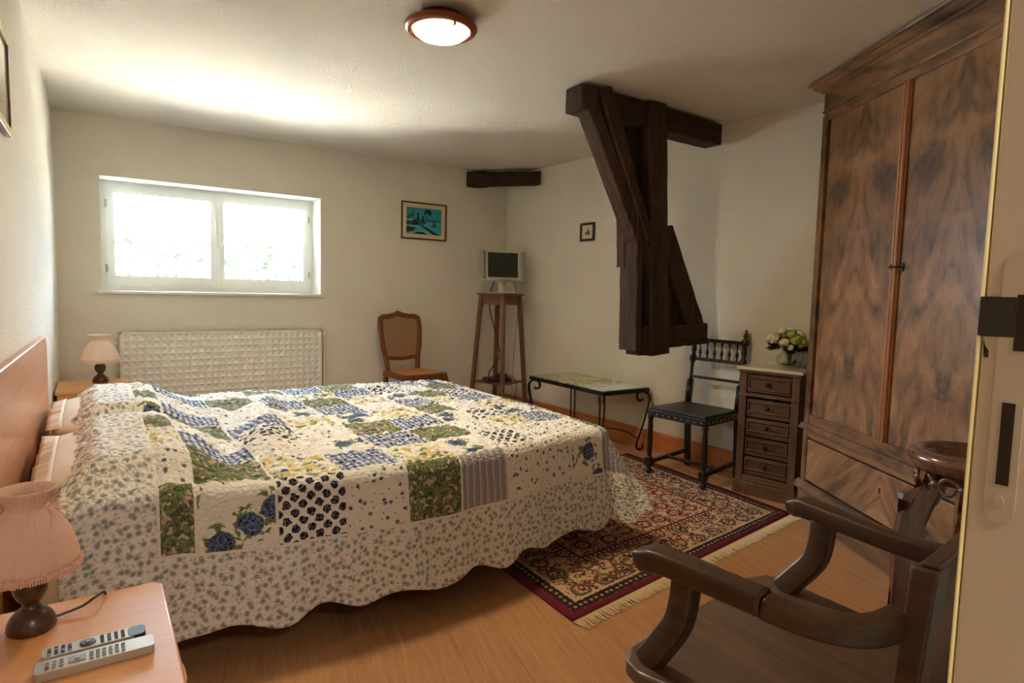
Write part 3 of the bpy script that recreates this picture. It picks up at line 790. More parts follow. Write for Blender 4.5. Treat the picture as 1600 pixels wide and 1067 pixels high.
table_lamp('cream frilled table lamp on the far nightstand by the radiator', (.035, 5.05, .580), 1.10, 1.0, M_shade2)

def remote(label, loc, rz, L_, W_, tip_dark, layout):
    R_ = thing('remote_control', label, 'remote control', loc, rz)
    b = B(); n = 6; pts = rrect(L_/2, W_/2, .012 if tip_dark else .007, 4)
    prism(b, pts, XY, .0, .017); obj('body', b, M_remote, R_, bevel=.004, seg=3)
    if tip_dark:
        b = B(); prism(b, rrect(.016, W_/2+.0003, .011, 4), XY, .002, .0175); obj('infrared_window', b, M_black, R_, loc=(L_/2-.0157, 0, 0), bevel=.003)
        b = B(); lathe(b, [(.014, .016), (.014, .0185), (.012, .0195)], (-.012, 0, 0), 24); ck = obj('navigation_pad', b, M_remoted, R_)
        b = B(); lathe(b, [(.005, .0185), (.005, .021), (.004, .0215)], (-.012, 0, 0), 16); obj('ok_button', b, M_remoteb, ck)
    else:
        b = B(); box(b, -.045, -.017, -.011, .011, .0165, .0185); ck = obj('navigation_pad', b, M_remoteb, R_, bevel=.0015)
        b = B(); lathe(b, [(.004, .0185), (.004, .0205)], (-.031, 0, 0), 12); obj('ok_button', b, M_remote, ck)
    protos = {}
    for (x, y, m) in layout:
        if m.name not in protos:
            b = B(); box(b, -.0031, .0031, -.0021, .0021, 0, .0028); protos[m.name] = obj('button', b, m, R_, bevel=.0007); o = protos[m.name]
        else:
            o = protos[m.name].copy(); C.objects.link(o); o.parent = R_
        o.location = (x, y, .0165)
    return R_
g1 = [(-.075+.011*i, -.012+.008*j, M_remoted if (i+j) % 3 else M_remoteb) for i in range(4) for j in range(4)] + [(.012+.012*i, -.012+.008*j, M_remoted) for i in range(4) for j in range(4)]
g1[2] = (g1[2][0], g1[2][1], M_greenb); g1[5] = (g1[5][0], g1[5][1], M_blue); g1[8] = (g1[8][0], g1[8][1], M_blue)
g2 = [(-.078+.011*i, -.010+.010*j, M_remoteb) for i in range(3) for j in range(3)] + [(-.008+.0105*i, -.012+.008*j, M_remoteb) for i in range(6) for j in range(4)]
g2[0] = (g2[0][0], g2[0][1], M_red); g2[-1] = (g2[-1][0], g2[-1][1], M_red); g2[-5] = (g2[-5][0], g2[-5][1], M_red)
remote('silver remote with round dark pad and black tip, behind the other remote', (-.012, 1.466, .5205), .02, .176, .040, True, g1)
remote('silver square-ended remote nearest the nightstand edge', (-.010, 1.412, .5205), -.0, .196, .047, False, g2)

# ---------------------------------------------------------------- ceiling lamp
cl = thing('ceiling_lamp', 'round flush ceiling lamp with copper-brown ring, switched on', 'lamp', (1.335, 2.585, 2.5))
b = lathe(B(), [(.10, 0), (.10, -.03), (.142, -.032), (.160, -.040), (.166, -.052), (.160, -.064), (.140, -.070), (.128, -.066), (.128, -.060)], n=48); obj('ring', b, M_copper, cl, smooth=True)
b = lathe(B(), [(.128, -.062), (.122, -.074), (.104, -.088), (.075, -.099), (.04, -.105), (.002, -.107)], n=40); obj('glass_diffuser', b, M_diff, cl, smooth=True)
for k in range(3):
    a = 2.6+k*2*PI/3; b = B(); box(b, -.006, .006, -.008, .012, -.082, -.060); obj('clip', b, M_brass, cl, bevel=.002, loc=(.130*cos(a), .130*sin(a), 0), rot=(0, 0, a+PI/2))
pt = light('ceiling_lamp_glow', 'AREA', (1.335, 2.585, 2.385), (0, 0, 0), 20, (1, .78, .50), shape='DISK', size=.22)

# ---------------------------------------------------------------- pictures
bp = thing('framed_picture', 'turquoise seaside print with palm and sailboat in brown frame', 'picture', (2.73, 5.588, 1.937))
W_, H_ = .245, .18
b = B(); s = .013
for a in ((-W_, W_, -H_, -H_+s), (-W_, W_, H_-s, H_), (-W_, -W_+s, -H_+s, H_-s), (W_-s, W_, -H_+s, H_-s)): box(b, a[0], a[1], -.018, 0, a[2], a[3])
obj('frame', b, M_picframe, bp, bevel=.003)
b = B(); box(b, -W_+s, W_-s, -.006, -.001, -H_+s, H_-s); obj('mount', b, M_cream, bp)
def fl(nm, c, rough=.5): return plain(nm, lin(*c), rough, nz=.1, sc=60)
mp = [fl('print_sky', (44, 150, 166)), fl('print_dark', (18, 44, 52)), fl('print_mid', (30, 92, 104)), fl('print_light', (110, 190, 190)), fl('print_sea', (60, 166, 188))]
b = B(); PW, PH = .190, .128
def poly(b, pts, mi, lay):
    q = b.faces.new([b.verts.new((x*PW, -.0062-lay*.0003, z*PH)) for x, z in pts]); q.material_index = mi
box(b, -PW, PW, -.0064, -.006, -PH, PH, 0)
poly(b, [(-1, -.1), (1, 0), (1, -1), (-1, -1)], 4, 2)
poly(b, [(0, .02), (.9, .05), (.85, .12), (.5, .14), (.1, .1)], 1, 3)
poly(b, [(-1, .3), (-.8, .45), (-.6, .25), (-.35, .2), (-.1, .1), (.15, -.1), (-.1, -.3), (-1, -.35)], 2, 3)
poly(b, [(-1, .1), (-.6, .18), (-.35, .02), (-.6, -.02), (-1, .0)], 3, 4)
poly(b, [(-.75, .35), (-.66, .9), (-.55, .35)], 2, 4)
poly(b, [(-.42, .1), (-.40, .6), (-.34, .65), (-.28, .1)], 1, 5); poly(b, [(-.15, -.1), (-.12, .4), (-.05, .42), (.02, -.1)], 1, 5)
poly(b, [(-.7, -.35), (-.65, .1), (-.4, .1), (-.3, -.3)], 1, 5)
poly(b, [(-.25, -.3), (-.1, -.3), (.95, -1), (.55, -1)], 1, 5)
poly(b, [(-1, -.45), (-.45, -.5), (-.6, -.75), (-1, -.9)], 1, 5); poly(b, [(-1, -.35), (-.3, -.38), (-.2, -.45), (-1, -.44)], 3, 6)
poly(b, [(-.7, -1), (-.4, -.82), (-.1, -.8), (.25, -1)], 1, 6); poly(b, [(-.9, -1), (-.3, -.66), (.1, -.7), (.5, -1), (.25, -1), (-.1, -.78), (-.4, -.8), (-.65, -1)], 3, 6)
poly(b, [(.35, -.28), (.75, -.28), (.68, -.38), (.42, -.38)], 1, 6); poly(b, [(.50, -.26), (.56, .2), (.60, .2), (.66, -.26)], 2, 6)
for k in range(9):
    a = -.4+k*(PI+.8)/8; ex, ez = .2+.24*cos(a), .72+.34*sin(a)*(.6 if sin(a) > 0 else .9)-.25*abs(cos(a))
    mx_, mz_ = .2+.14*cos(a), .74+.20*sin(a)
    poly(b, [(.19, .70), (mx_-.02, mz_+.05), (ex, ez), (mx_+.02, mz_-.04), (.22, .68)], 1, 7)
poly(b, [(.18, .7), (.22, .7), (.10, -.1), (.05, -.1)], 2, 6)
obj('print', b, mp, bp)

sp = thing('framed_picture', 'tiny black-framed picture left of the timber posts', 'picture', (3.752, 4.308, 1.827), -PI/2+.028)
b = B(); W_, H_, s = .098, .083, .022
W_ = .094; 
for a in ((-W_, W_, -H_, -H_+s), (-W_, W_, H_-s, H_), (-W_, -W_+s, -H_+s, H_-s), (W_-s, W_, -H_+s, H_-s)): box(b, a[0], a[1], -.016, 0, a[2], a[3])
obj('frame', b, M_blackfr, sp, bevel=.003)
b = B(); box(b, -W_+s, W_-s, -.006, -.001, -H_+s, H_-s); obj('mount', b, M_paper, sp)
b = B(); box(b, -.034, .034, -.0064, -.006, -.03, .03)
for k, (x, z, a, c) in enumerate(((-.018, -.012, .012, .014), (.008, .004, .010, .022), (.018, -.01, .012, .018), (-.006, -.02, .024, .006))): box(b, x-a, x+a, -.0070-.0003*k, -.0064, z-c, z+c, 1 if k % 2 else 2)
obj('print', b, [M_paper, fl('sepia_mid', (120, 112, 88)), fl('sepia_dark', (74, 68, 52))], sp)
b = B(); tube(b, [(0, -.004, H_-.002), (0, -.004, H_+.016)], .003, 8); obj('hanging_ring', b, M_brass, sp)

lp = thing('framed_picture', 'picture in mahogany and cream frame high on the headboard wall', 'picture', (XLf(2.61)+.002, 2.61, 1.945), PI/2-.0143)
b = B(); W_, H_, s = .29, .168, .018
for a in ((-W_, W_, -H_, -H_+s), (-W_, W_, H_-s, H_), (-W_, -W_+s, -H_+s, H_-s), (W_-s, W_, -H_+s, H_-s)): box(b, a[0], a[1], -.018, 0, a[2], a[3])
obj('frame', b, M_bordeaux, lp, bevel=.002)
q = s+.006
for a in ((-W_+.002, W_-.002, -H_+.002, -H_+q), (-W_+.002, W_-.002, H_-q, H_-.002)): obj('gilt_slip', box(B(), a[0], a[1], -.0205, -.0182, a[2], a[3]), M_goldfr, lp)
b = B(); box(b, -W_+s, W_-s, -.010, -.001, -H_+s, H_-s); obj('mount', b, M_cream, lp)
b = B(); box(b, -W_+s, W_-s, -.0125, -.0105, -H_+s, H_-s); obj('picture_glass', b, plain('picture_glass_reflection', lin(214, 214, 190), .12, 0, .5), lp)  # opaque sheet, coloured pale for the bright reflection in the glass

# ---------------------------------------------------------------- television stand, television, set-top box, cables
STX, STY, SRZ = 3.38, 5.17, math.radians(20)
st = thing('tall_stand', 'tall oak plant stand with splayed legs, carrying the television in the corner', 'stand', (STX, STY, 0), SRZ)
b = B(); box(b, -.175, .175, -.175, .175, 1.232, 1.248); obj('top', b, M_stand, st, bevel=.006)
for k in range(4):
    b = B(); box(b, -.128, .128, -.012, .0, 1.135, 1.232)
    fr = obj('apron', b, M_stand, st, rot=(0, 0, k*PI/2), loc=(.128*sin(k*PI/2), -.128*cos(k*PI/2), 0))
    if k in (0, 3):
        b = B()
        for q in (-.06, 0, .06):
            tube(b, [(q+.024*cos(i*PI/8), -.013, 1.188+.024*sin(i*PI/8)) for i in range(17)], .003, 6); lathe(b, [(.006, 0), (.004, .004)], (q, -.013, 1.188), 8)
        obj('carving', b, M_stand, fr)
for sx in (-1, 1):
    for sy in (-1, 1):
        b = B(); a, c, s0, s1 = .135, .205, .019, .017
        hexa(b, [(sx*c-s1, sy*c-s1, 0), (sx*c+s1, sy*c-s1, 0), (sx*c+s1, sy*c+s1, 0), (sx*c-s1, sy*c+s1, 0)], [(sx*a-s0, sy*a-s0, 1.232), (sx*a+s0, sy*a-s0, 1.232), (sx*a+s0, sy*a+s0, 1.232), (sx*a-s0, sy*a+s0, 1.232)])
        obj('leg', b, M_stand, st, bevel=.002)
b = B(); box(b, -.178, .178, -.178, .178, .352, .370); obj('shelf', b, M_stand, st, bevel=.003)

tv = thing('television', 'small silver flat television on the tall stand', 'television', (STX-.0, STY-.02, 1.249), math.radians(-21))
b = B(); prism(b, rrect(.15, .095, .06, 5), XY, 0, .010); obj('base', b, M_silver, tv, bevel=.003)
b = lathe(B(), [(.046, .008), (.040, .02), (.036, .06), (.040, .095), (.060, .118), (.10, .132), (.115, .14)], (0, .01, 0), 28); obj('neck', b, M_silver, tv, smooth=True)
TL = (0, -.012, .272); TR = (math.radians(-7), 0, 0)
hs = obj('housing', prism(B(), rrect(.222, .148, .016, 3), XZ, -.020, .045), M_silver, tv, bevel=.006, loc=TL, rot=TR, seg=3)
b = B(); box(b, -.152, .152, -.0215, -.0195, -.118, .128); obj('screen', b, M_screen, hs)
for s in (-1, 1):
    b = B(); n = 8; pts = [(s*.170, -.0215)] + [(s*(.170+.052*i/n), -.0215-.010*sin(PI*i/n*.9)) for i in range(1, n+1)] + [(s*.222, -.012), (s*.170, -.012)]
    prism(b, pts, lambda a, c, t: (a, c, t), -.136, .140); obj('speaker', b, M_silverd, hs)
b = B(); box(b, -.020, .020, -.0222, -.020, -.137, -.131); obj('maker_badge', b, M_black, hs)
b = B(); lathe(b, [(.003, 0), (.003, .002)], (0, 0, 0), 8); obj('power_button', b, M_silverd, hs, loc=(.13, -.0205, -.134), rot=(PI/2, 0, 0))

bx = thing('set_top_box', 'flat black set-top box on the low shelf of the tall stand', 'set-top box', (STX-.045, STY-.035, .3715), math.radians(-8))
b = B(); box(b, -.125, .125, -.075, .075, 0, .038); obj('casing', b, M_black, bx, bevel=.003)
b = B(); box(b, -.07, .03, -.0765, -.0745, .012, .026); obj('display', b, plain('amber_display', lin(84, 42, 30), .2), bx)
b = B(); box(b, -.045, .05, -.04, .045, 0, .03); tag(obj('power_adapter', b, M_black, bevel=.004, loc=(STX+.02, STY-.01, .4100)), 'small black box lying on top of the set-top box', 'power adapter')
S_ = lambda x, y, z: (STX+x, STY+y, z)
for pts, rd_, m_, lb in (([(-.05, .05, 1.36), (-.075, .07, 1.25), (-.078, .075, 1.10), (-.05, .05, .95), (.0, .03, .75), (.01, .0, .62), (-.05, .02, .52), (-.09, .04, .455), (-.08, .06, .41)], .006, M_cable, 'thick black cable from the television back down to the set-top box'),
                   ([(.14, -.005, 1.40), (.205, .02, 1.27), (.235, .03, 1.15), (.235, .035, .95), (.225, .05, .8), (.215, .06, .5), (.20, .06, .30)], .0028, M_cable, 'thin black cable hanging at the right of the tall stand'),
                   ([(.06, .0, .40), (.13, -.02, .41), (.17, -.06, .36), (.155, -.09, .26), (.14, -.08, .14), (.10, -.02, .05)], .0035, M_cable, 'black cable looping from the set-top box to the floor'),
                   ([(.0, .04, .345), (-.02, .0, .28), (.03, -.04, .22), (.12, -.06, .19), (.16, -.04, .24), (.15, .0, .33)], .0025, M_cablew, 'thin grey cable loop under the low shelf'),
                   ([(-.01, -.02, .345), (-.03, -.05, .20), (-.045, -.06, .02)], .003, M_cablew, 'pale straight cable dropping from the low shelf to the floor')):
    tag(obj('cable', tube(B(), spline([S_(*p) for p in pts], 6), rd_, 6), m_, smooth=True), lb, 'cable')

# ---------------------------------------------------------------- cane chair
cc = thing('cane_chair', 'brown wooden chair with cane back and seat against the window wall', 'chair', (2.455, 5.21, 0), math.radians(9))
# local: faces -y; seat front y=-.22, back y=+.20
SZ = .505
b = B()
seat_o = [(-.21, .19), (-.245, -.18), (-.225, -.225), (-.10, -.245), (0, -.25), (.10, -.245), (.225, -.225), (.245, -.18), (.21, .19)]
prism(b, seat_o, XY, SZ-.05, SZ); obj('seat_frame', b, M_rattan, cc, bevel=.008, seg=3)
b = B(); prism(b, [(x*.80, y*.80) for x, y in seat_o], XY, SZ-.002, SZ+.004); obj('cane_seat', b, M_caneseat, cc, bevel=.002)
for sx in (-1, 1):   # cabriole front legs
    pth = spline([(sx*.205, -.195, SZ-.03), (sx*.222, -.215, SZ-.10), (sx*.215, -.208, .28), (sx*.200, -.195, .10), (sx*.212, -.215, .01)], 5)
    b = sweep(B(), pth, rrect(.5, .5, .15, 2), (0, 1, 0), [.055-.028*min(1, i/len(pth)*1.5) for i in range(len(pth))]); obj('leg', b, M_rattan, cc, smooth=True)
    pth = spline([(sx*.19, .165, SZ-.02), (sx*.19, .18, .25), (sx*.195, .21, 0)], 5)
    obj('leg', sweep(B(), pth, rrect(.018, .018, .005, 2), (0, 1, 0)), M_rattan, cc, smooth=True)
b = B(); prism(b, [(-.2, 0), (-.15, -.03), (-.08, -.015), (0, -.03), (.08, -.015), (.15, -.03), (.2, 0), (.2, .03), (-.2, .03)], XZ, 0, .018); obj('front_apron', b, M_rattan, cc, loc=(0, -.235, SZ-.05), bevel=.003)
def bk(x, h): return (x, .185+h*.16+.02*(x/.2)**2*-1, SZ+h)     # back plane, leaning rearward
for sx in (-1, 1):
    P_ = [(.165, -.01), (.172, .06), (.178, .12), (.200, .22), (.214, .36), (.213, .44), (.205, .495)]
    obj('back_post', sweep(B(), spline([bk(sx*x, h) for x, h in P_], 4), rrect(.021, .017, .006, 2), (0, 1, 0)), M_rattan, cc, smooth=True)
P_ = [(-.205, .485), (-.17, .500), (-.11, .502), (-.05, .512), (0, .524), (.05, .512), (.11, .502), (.17, .500), (.205, .485)]
b = sweep(B(), spline([bk(x, h) for x, h in P_], 4), rrect(.024, .016, .006, 2), (0, 1, 0))
for q in (-.022, .0, .022): bmesh.ops.create_icosphere(b, subdivisions=2, radius=.013, matrix=Matrix.Translation(Vector(bk(q, .545-abs(q)*.35))))
obj('crest_rail', b, M_rattan, cc, smooth=True)
P_ = [(-.168, .118), (-.10, .112), (0, .104), (.10, .112), (.168, .118)]
obj('lower_rail', sweep(B(), spline([bk(x, h) for x, h in P_], 4), rrect(.018, .014, .004, 2), (0, 1, 0)), M_rattan, cc, smooth=True)
b = B()
def hwid(h): return .158+.04*smooth(.1, .38, h)
for i in range(34):
    h = .118+i*.0112; h1 = h+.0042; wd = hwid(h)
    hexa(b, [bk(-wd, h), bk(wd, h), bk(wd, h1), bk(-wd, h1)], [tuple(Vector(bk(x_, h_))+Vector((0, .002, 0))) for x_, h_ in ((-wd, h), (wd, h), (wd, h1), (-wd, h1))])
for i in range(34):
    s = -1+2*(i+.5)/34
    for k in range(6):
        h0, h1 = .11+k*.064, .11+(k+1)*.064; x0, x1 = s*hwid(h0), s*hwid(h1)
        hexa(b, [bk(x0, h0), bk(x0+.0042, h0), bk(x1+.0042, h1), bk(x1, h1)], [tuple(Vector(bk(x_, h_))+Vector((0, .003, 0))) for x_, h_ in ((x0, h0), (x0+.0042, h0), (x1+.0042, h1), (x1, h1))])
obj('cane_back', b, M_cane, cc)

# ---------------------------------------------------------------- timber frame hanging from the ceiling
tf = thing('timber_frame', 'dark old oak posts, strut and beam hanging from the ceiling', 'timber frame', (3.1, 2.9, .87))
O_ = Vector((3.1, 2.9, .87))
def timber(name, a, c, wx, dy, m, seed=0, up=(0, 1, 0), taper=1.0, wob=.016, n=12):
    a, c = Vector(a)-O_, Vector(c)-O_; path = [a.lerp(c, i/n) for i in range(n+1)]
    sc = [(1+(taper-1)*i/n+wob*5*noise.noise((i*.6, seed, 0)), 1+wob*5*noise.noise((i*.6, seed, 7))) for i in range(n+1)]
    return obj(name, sweep(B(), path, rrect(wx/2, dy/2, .010, 2), up, sc), m, tf, smooth=False, bevel=.0)
timber('tie_beam', (2.40, 2.925, 2.420), (3.69, 2.925, 2.405), .145, .15, M_oakx, 1)
b = B(); box(b, 2.36-3.1, 2.49-3.1, 2.80-2.9, 2.86-2.9, 2.34-.87, 2.475-.87); obj('beam_end', b, M_oak, tf, bevel=.012)
timber('post', (3.020, 2.905, 2.500), (3.145, 2.905, .872), .165, .15, M_oak, 2, taper=1.08)
timber('post', (2.880, 2.965, 2.36), (2.935, 2.965, 1.45), .125, .08, M_oak, 3)
timber('post', (2.895, 2.90, 1.80), (2.925, 2.90, .905), .055, .16, M_oak, 4)
timber('strut', (2.425, 2.880, 2.46), (3.010, 2.880, 1.46), .105, .11, M_oak, 5, taper=.85)
timber('strut', (2.545, 2.865, 2.485), (2.985, 2.865, 1.62), .105, .12, M_oak, 6, taper=.55)
timber('brace', (3.165, 2.905, 1.70), (3.530, 2.90, 1.04), .17, .10, M_oak, 7)
timber('bottom_beam', (3.18, 2.90, .985), (3.640, 2.90, 1.005), .15, .11, M_oakx, 8, up=(0, 1, 0))
b = B(); box(b, 2.945-3.1, 3.055-3.1, 2.835-2.9, 2.96-2.9, .872-.87, 1.065-.87); obj('block', b, M_oak, tf, bevel=.006)
b = B(); box(b, 2.97-3.1, 3.13-3.1, 2.95-2.9, 2.98-2.9, 1.02-.87, 1.60-.87); obj('infill_board', b, M_oak, tf)
b = B(); prism(b, [(.08, .75), (.12, .16), (.42, .16)], XZ, .0, .02); obj('infill_board', b, M_oak, tf)

cb = thing('corner_beam', 'short rough dark beam crossing the room corner under the ceiling', 'beam', (3.5, 5.35, 2.34))
b = B(); a, c = Vector((3.24, 5.615, 2.405)), Vector((3.745, 5.04, 2.405)); n = 14; path = [a.lerp(c, i/n)-Vector((3.5, 5.35, 2.34)) for i in range(n+1)]
sc = [(1+.12*noise.noise((i*.7, 3, 1)), (1.12 if i < 4 else 1.0)*(1-.03*i/n*2)+.05*noise.noise((i*.7, 9, 1))) for i in range(n+1)]
obj('beam', sweep(b, path, rrect(.055, .070, .016, 2), (0, 0, 1), sc), M_oakx, cb)
b = B(); bmesh.ops.create_icosphere(b, subdivisions=3, radius=1)
for v in b.verts: v.co = Vector((v.co.x*.085, v.co.y*.05, v.co.z*.045))*(1+.25*noise.noise(v.co*1.7))
obj('knot', b, M_oakx, cb, smooth=True, loc=(-.16, .10, .095), rot=(0, .1, -.85))

# ---------------------------------------------------------------- wrought-iron coffee table
ta = thing('iron_table', 'low wrought-iron table with green painted glass top by the wall', 'table', (3.47, 3.935, 0), -.012)
TW, TLn, TH = .245, .485, .528
tm = NT('painted_table_top'); v = tm.coord('Object'); n1 = tm.noise(v, 6, 4, .6, 2); n2 = tm.noise(tm.coord('Object', (1, 1, 1), (0, 0, 0), (4, 2, 0)), 9, 3, .6, 1)
c_ = tm.ramp(n1, [(.35, lin(104, 118, 62)), (.48, lin(160, 160, 88)), (.58, lin(200, 190, 128)), (.68, lin(130, 112, 84))])
sp_ = tm.n('SeparateXYZ', {0: v}); c_ = tm.mix(tm.step(tm.math('ADD', tm.math('MULTIPLY', sp_.outputs[1], -1.2), tm.math('MULTIPLY', n2, .6)), .45, .75), c_, lin(196, 210, 204)); tm.base(c_, .18, coat=.4); M_ttop = tm.m  # pale end of the top imitates reflected sky over the green paint
b = B(); box(b, -TW, TW, -TLn, TLn, TH-.008, TH); obj('glass_top', b, M_ttop, ta, bevel=.002)
b = B()
for a in ((-TW-.006, TW+.006, -TLn-.006, -TLn+.014), (-TW-.006, TW+.006, TLn-.014, TLn+.006), (-TW-.006, -TW+.014, -TLn, TLn), (TW-.014, TW+.006, -TLn, TLn)): box(b, *a, TH-.040, TH-.0085)
obj('rim', b, M_iron, ta, bevel=.002)
b = B()
for i in range(26):
    y = -TLn+.03+i*(2*TLn-.06)/25; bmesh.ops.create_icosphere(b, subdivisions=1, radius=.0055, matrix=Matrix.Translation((-TW-.008, y, TH-.024)))
obj('rim_beading', b, M_iron, ta, smooth=True)
for sx in (-1, 1):
    for sy in (-1, 1):
        dx, dy = sx*.6, sy*.8; ox, oy = -dy, dx     # outward diagonal, sideways
        b = B()
        for s in (-.017, .017):
            cx, cy = sx*(TW-.03), sy*(TLn-.05)
            prof = [(-.045, TH-.105), (-.030, TH-.115), (-.012, TH-.100), (-.014, TH-.070), (-.030, TH-.050)]
            prof = [(.012, .425), (-.002, .412), (-.024, .415), (-.036, .440), (-.028, .470), (.0, .487), (.040, .480), (.064, .450), (.066, .405), (.050, .330), (.022, .210), (-.010, .100), (-.024, .050), (-.020, .016), (.0, .006), (.020, .012), (.028, .032), (.020, .046)]
            tube(b, spline([(cx+dx*q+ox*s, cy+dy*q+oy*s, z) for q, z in prof], 4), [.0070]*len(spline([(0, 0, 0)]*len(prof), 4)), 7)
        obj('leg', b, M_iron, ta, smooth=True)
b = B()
for sx in (-1, 1):
    for sy in (-1, 1):
        P_ = [(sx*(TW-.045), sy*(TLn-.07), .095), (sx*.17, sy*.33, .135), (sx*.10, sy*.20, .145), (sx*.05, sy*.10, .125), (sx*.015, sy*.03, .10), (sx*.02, sy*.0, .13), (sx*.045, sy*.01, .150), (sx*.06, sy*.03, .140), (sx*.052, sy*.045, .122)]
        tube(b, spline(P_, 5), .0052, 7)
bmesh.ops.create_icosphere(b, subdivisions=2, radius=.018, matrix=Matrix.Translation((0, 0, .115)))
obj('stretcher', b, M_iron, ta, smooth=True)

# ---------------------------------------------------------------- ebonised spindle chair
ch = thing('spindle_chair', 'black carved chair with spindled back and studded leather seat', 'chair', (3.475, 2.785, .0115), math.radians(-84))
# local: faces -y (world -x); front legs y=-.235, back legs y=+.225
TS = [(.019, 0), (.022, .010), (.016, .026), (.013, .045), (.020, .060), (.014, .068)]
def turned_leg(z0, z1, blk0, blk1):
    b = B(); lathe(b, [(.014, 0), (.021, .006), (.022, .022), (.014, .036), (.017, .046), (.017, .052)], n=14)
    box(b, -.023, .023, -.023, .023, .052, .112)
    lathe(b, [(.020, .112), (.015, .120), (.017, .135), (.019, .22), (.018, .33), (.015, .385), (.021, .392), (.021, .402), (.014, .410)], n=16)
    return b
for sx in (-1, 1):
    obj('leg', turned_leg(0, 0, 0, 0), M_ebony, ch, bevel=.002, loc=(sx*.218, -.215, 0))
    b = B(); hexa(b, [(-.018, .012, -.0112), (.018, .012, -.0112), (.018, .048, -.0112), (-.018, .048, -.0112)], [(-.018, -.018, .46), (.018, -.018, .46), (.018, .018, .46), (-.018, .018, .46)])
    obj('leg', b, M_ebony, ch, bevel=.003, loc=(sx*.20, .205, 0))
b = B(); prism(b, [(-.232, -.238), (.232, -.238), (.215, .225), (-.215, .225)], XY, .410, .462); obj('seat_rail', b, M_leather, ch, bevel=.006, seg=3)
b = B(); prism(b, [(-.225, -.232), (.225, -.232), (.208, .19), (-.208, .19)], XY, .462, .478); obj('leather_seat', b, M_leather, ch, bevel=.010, seg=4)
nails = B()
for i in range(9):
    x = -.20+.05*i; b = B(); bmesh.ops.create_icosphere(b, subdivisions=2, radius=.0075); 
    if i == 0: n0 = obj('nail', b, M_stud, ch, smooth=True, loc=(x, -.239, .432))
    else:
        b.free(); o = n0.copy(); C.objects.link(o); o.parent = ch; o.location = (x, -.239, .432)
for s in (-1, 1):
    for i in range(8):
        o = n0.copy(); C.objects.link(o); o.parent = ch; y = -.20+.052*i; o.location = (s*(.2325-.0178*(y+.232)/.46), y, .432)
for sx in (-1, 1):
    b = B(); hexa(b, [(sx*.212-.011, -.20, .070), (sx*.212+.011, -.20, .070), (sx*.205+.011, .235, .090), (sx*.205-.011, .235, .090)][::1], [(sx*.212-.011, -.20, .096), (sx*.212+.011, -.20, .096), (sx*.205+.011, .235, .116), (sx*.205-.011, .235, .116)])
    obj('stretcher', b, M_ebony, ch)
b = B(); box(b, -.20, .20, -.03, -.008, .080, .102); obj('stretcher', b, M_ebony, ch, bevel=.003)
def by(z): return .205+.062*(z-.46)/.55
for sx in (-1, 1):
    pth = lambda z: (sx*.200, by(z), z)
    b = B(); hexa(b, [(sx*.20-.018, by(.46)-.018, .46), (sx*.20+.018, by(.46)-.018, .46), (sx*.20+.018, by(.46)+.018, .46), (sx*.20-.018, by(.46)+.018, .46)], [(sx*.20-.018, by(.64)-.018, .64), (sx*.20+.018, by(.64)-.018, .64), (sx*.20+.018, by(.64)+.018, .64), (sx*.20-.018, by(.64)+.018, .64)])
    prof = [(.017, .64), (.012, .655), (.012, .76), (.020, .775), (.026, .79), (.026, .815), (.016, .828), (.014, .84), (.021, .865), (.016, .90), (.013, .915), (.026, .925), (.026, .960), (.012, .968), (.018, .985), (.016, 1.0), (.006, 1.012), (.010, 1.02), (.003, 1.032)]
    rings = []
    lathe(b, prof, n=14)
    for v in b.verts:
        if v.co.z > .6401 or (abs(v.co.x) < .03 and abs(v.co.y) < .03): v.co.x += sx*.20 if abs(v.co.x) < .1 else 0; v.co.y += by(v.co.z) if abs(v.co.y) < .1 else 0
    obj('back_post', b, M_ebony, ch, smooth=True, bevel=0)
for nm, z0, z1, w_ in (('crest_rail', .925, .950, .19), ('lower_rail', .785, .808, .19), ('middle_rail', .655, .674, .19)):
    b = B(); box(b, -w_, w_, by(z0)-.009, by(z0)+.009, z0, z1); obj(nm, b, M_ebony, ch, bevel=.003)
for i in range(6):
    x = -.1475+.059*i; b = B(); lathe(b, [(.0065, .806), (.009, .812), (.0055, .822), (.007, .83), (.0125, .845), (.010, .86), (.005, .874), (.0055, .905), (.010, .915), (.009, .928)], n=12)
    if i == 0:
        s0 = obj('spindle', b, M_ebony, ch, smooth=True, loc=(x, by(.87), 0))
    else:
        b.free(); o = s0.copy(); C.objects.link(o); o.parent = ch; o.location = (x, by(.87), 0)

# ---------------------------------------------------------------- small chest with marble top
cf = thing('small_chest', 'narrow dark walnut chest of five drawers with white marble top', 'chest', (3.456, 2.428, 0))
# local x: from far-left corner along the front (toward the camera), local y: depth toward the wall
e1 = Vector((.079, -.372)).normalized()
cf.rotation_euler.z = math.atan2(e1.y, e1.x)
CW, CD = .372, .24
b = B(); box(b, -.012, CW+.012, -.012, CD+.01, 0, .085); box(b, -.004, CW+.004, -.004, CD, .085, .10); obj('plinth', b, M_chest, cf, bevel=.004)
b = B(); box(b, .0, .018, .0, CD, .10, .80); box(b, CW-.018, CW, 0, CD, .10, .80); box(b, .018, CW-.018, CD-.012, CD, .10, .80); box(b, .018, CW-.018, .012, CD-.012, .10, .115)
box(b, .0, .045, -.002, .02, .10, .80); box(b, CW-.045, CW, -.002, .02, .10, .80); box(b, .045, CW-.045, 0, .02, .10, .125); box(b, .045, CW-.045, .0, .02, .640, .660); box(b, .045, CW-.045, .0, .02, .785, .80)
obj('carcass', b, M_chest, cf, bevel=.002)
b = B(); box(b, -.006, CW+.006, -.009, CD, .638, .652); obj('moulding', b, M_chest, cf, bevel=.004)
b = B(); box(b, -.010, CW+.010, -.014, CD+.004, .790, .808); obj('cornice', b, M_chest, cf, bevel=.005)
